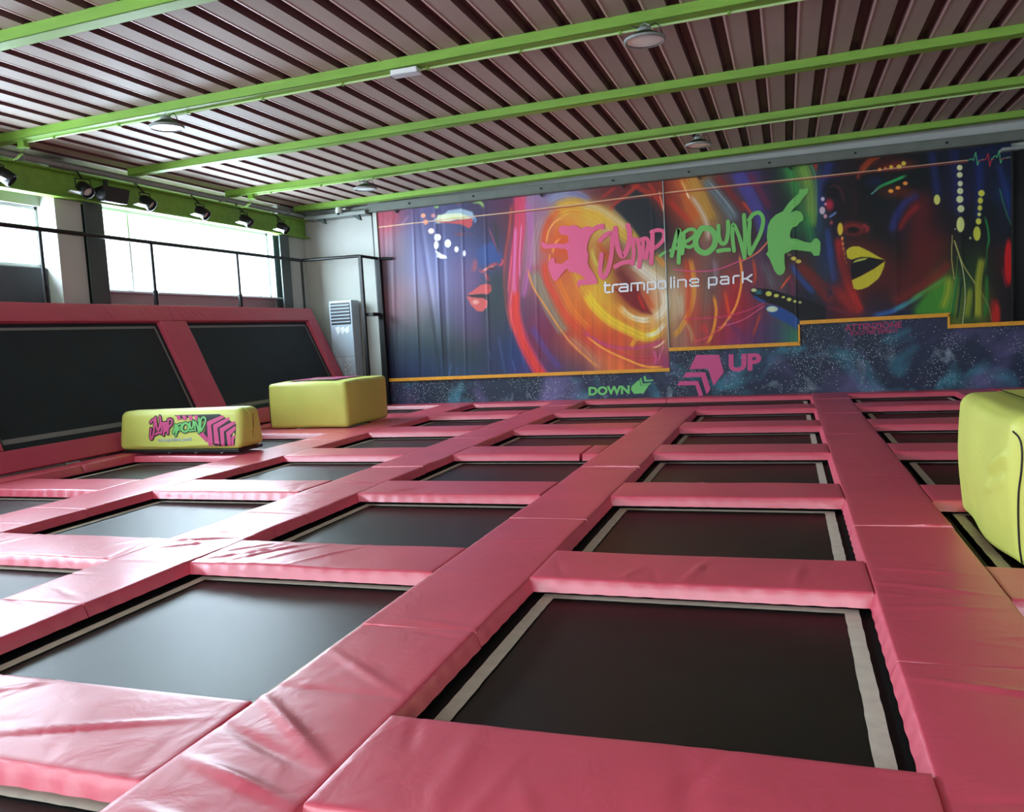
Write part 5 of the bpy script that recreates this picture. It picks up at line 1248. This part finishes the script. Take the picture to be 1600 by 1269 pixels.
# hooks holding the cloth
for (px, py) in ((620, 330), (847, 303), (974, 286), (1093, 272), (1235, 255), (1378, 238), (1537, 220)):
    x, z = X_(px, py), ztop
    q = MB(); q.box((x-0.035, 17.34, z-0.03), (x+0.015, 17.40, z-0.005)); q.box((x-0.005, 17.36, z-0.06), (x+0.02, 17.40, z-0.03))
    o = q.build('hook', M['black'])
    tag(o, 'small black hook on the upper edge of the mural, %s' % {620: 'nearest the left corner', 847: 'above the pink hair', 974: 'over the letter M', 1093: 'over the letter R', 1235: 'above the green figure', 1378: 'above the eyebrow', 1537: 'above the heartbeat line at right'}[px], 'hook', 'mural hooks')
# pole seam between the banners
o = MB().tube([(xS, 17.395, 1.0), (xS, 17.395, ztop)], 0.013, 8).build('seam_pole', M['galv'], smooth=True); tag(o, 'thin vertical grey pole where the two mural banners meet', 'pole')
# stepped orange trims and galaxy panels
tl = ['left', 'second', 'third', 'right']
for i in range(4):
    xa, xb, z = xq[i], xq[i+1], zs[i]
    if i == 0: xa = X_(604, 596)
    q = MB(); q.box((xa, 17.335, z-0.045), (xb, 17.42, z+0.0)); q.box((xa, 17.335, z-0.01), (xb, 17.35, z+0.03))
    if i == 1: q.box((xb-0.035, 17.335, z), (xb, 17.42, zs[2]-0.045))
    if i == 2: q.box((xb-0.03, 17.335, zs[3]-0.045), (xb, 17.42, z))
    o = q.build('orange_trim', M['orange'], bevel=0.004)
    tag(o, ['lowest orange edge strip under the mural, left of the DOWN sign', 'orange edge strip under the mural, directly above the UP sign', 'highest orange edge strip under the mural, above the faded warning text', 'orange edge strip under the mural at the far right'][i], 'edge strip', 'orange edge strips')
    p = empty('galaxy_panel', ((xa+xb)/2, 17.46, 0.0)); loc = p.location
    gx0 = xa if i else -8.95
    g = mesh_obj('printed_board', [(gx0, 17.405, -0.3), (xb, 17.405, -0.3), (xb, 17.405, z-0.045), (gx0, 17.405, z-0.045), (gx0, 17.47, -0.3), (xb, 17.47, -0.3), (xb, 17.47, z-0.045), (gx0, 17.47, z-0.045)],
        [(0,1,2,3),(7,6,5,4),(0,4,5,1),(1,5,6,2),(2,6,7,3),(3,7,4,0)], M['galaxy'])
    g.parent = p; g.matrix_parent_inverse = Matrix.Translation(-loc)
    tag(p, ['low starry galaxy print board with the green DOWN sign', 'starry galaxy print board with the pink UP sign and arrows', 'tall starry galaxy print board with faded pink warning text', 'bright purple and white galaxy print board at the far right'][i], 'printed board', 'galaxy print boards')
    WP = lambda px, py: on_y(px, py, 17.400)
    if i == 0:
        flat_print('sign_lettering', text_parts('DOWN', 1, 0.045), text_conv(919.5, 617.5, 984, 614.8, 17.5), WP, M['sign_green'], p)
        cd = lambda x, y: (860+x/6.344, 600+y/6.344)
        flat_print('down_arrow', [poly2([(805,22),(880,-42),(895,18),(975,12),(925,92),(830,98),(800,60)]), poly2([(900,-62),(915,-2),(1000,-10),(985,8),(900,14),(885,-44)]), poly2([(940,-85),(955,-38),(1025,-45),(1010,-28),(938,-22),(922,-66)])], cd, WP, M['sign_green'], p)
    if i == 1:
        flat_print('sign_lettering', text_parts('UP', 1, 0.045), text_conv(1138.5, 579.5, 1189.5, 577.0, 35), WP, M['sign_pink'], p)
        flat_print('up_arrow', [poly2([(335,893),(540,890),(582,1050),(490,1170),(440,1015),(270,1022)]), poly2([(240,1050),(415,1048),(462,1200),(428,1248),(378,1090),(215,1095)]), poly2([(185,1130),(350,1128),(396,1255),(360,1270),(325,1165),(160,1168)])], c6, WP, M['sign_pink'], p)
    if i == 2:
        flat_print('sign_lettering', text_parts('ATTENZIONE', 1, 0.03), text_conv(1320, 517, 1409, 511.5, 13.5), WP, M['sign_red'], p)
        flat_print('sign_lettering', text_parts('SOLO PER ESPERTI', 1, 0.02), text_conv(1328, 524, 1402, 519.5, 8.5), WP, M['sign_red'], p)
# black curtain right of the mural
n = 60; vs = []; fs = []
for k in range(n+1):
    x = xE+0.01+(XR-0.02-xE-0.01)*k/n; y = 17.36+0.03*math.sin(k*0.9)
    vs += [(x, y, 1.22), (x, y, 4.30)]
for k in range(n): fs.append((2*k, 2*k+2, 2*k+3, 2*k+1))
o = mesh_obj('black_curtain', vs, fs, M['curtain'], smooth=True); m = o.modifiers.new('thick', 'SOLIDIFY'); m.thickness = 0.01
tag(o, 'black curtain hanging right of the mural at the photo edge', 'curtain')
o = MB().box((X_(1562, 238), 17.22, 4.30), (XR, 17.45, 4.36)).build('curtain_rail', M['galv'], bevel=0.005); tag(o, 'grey rail above the black curtain at the right edge', 'curtain rail')
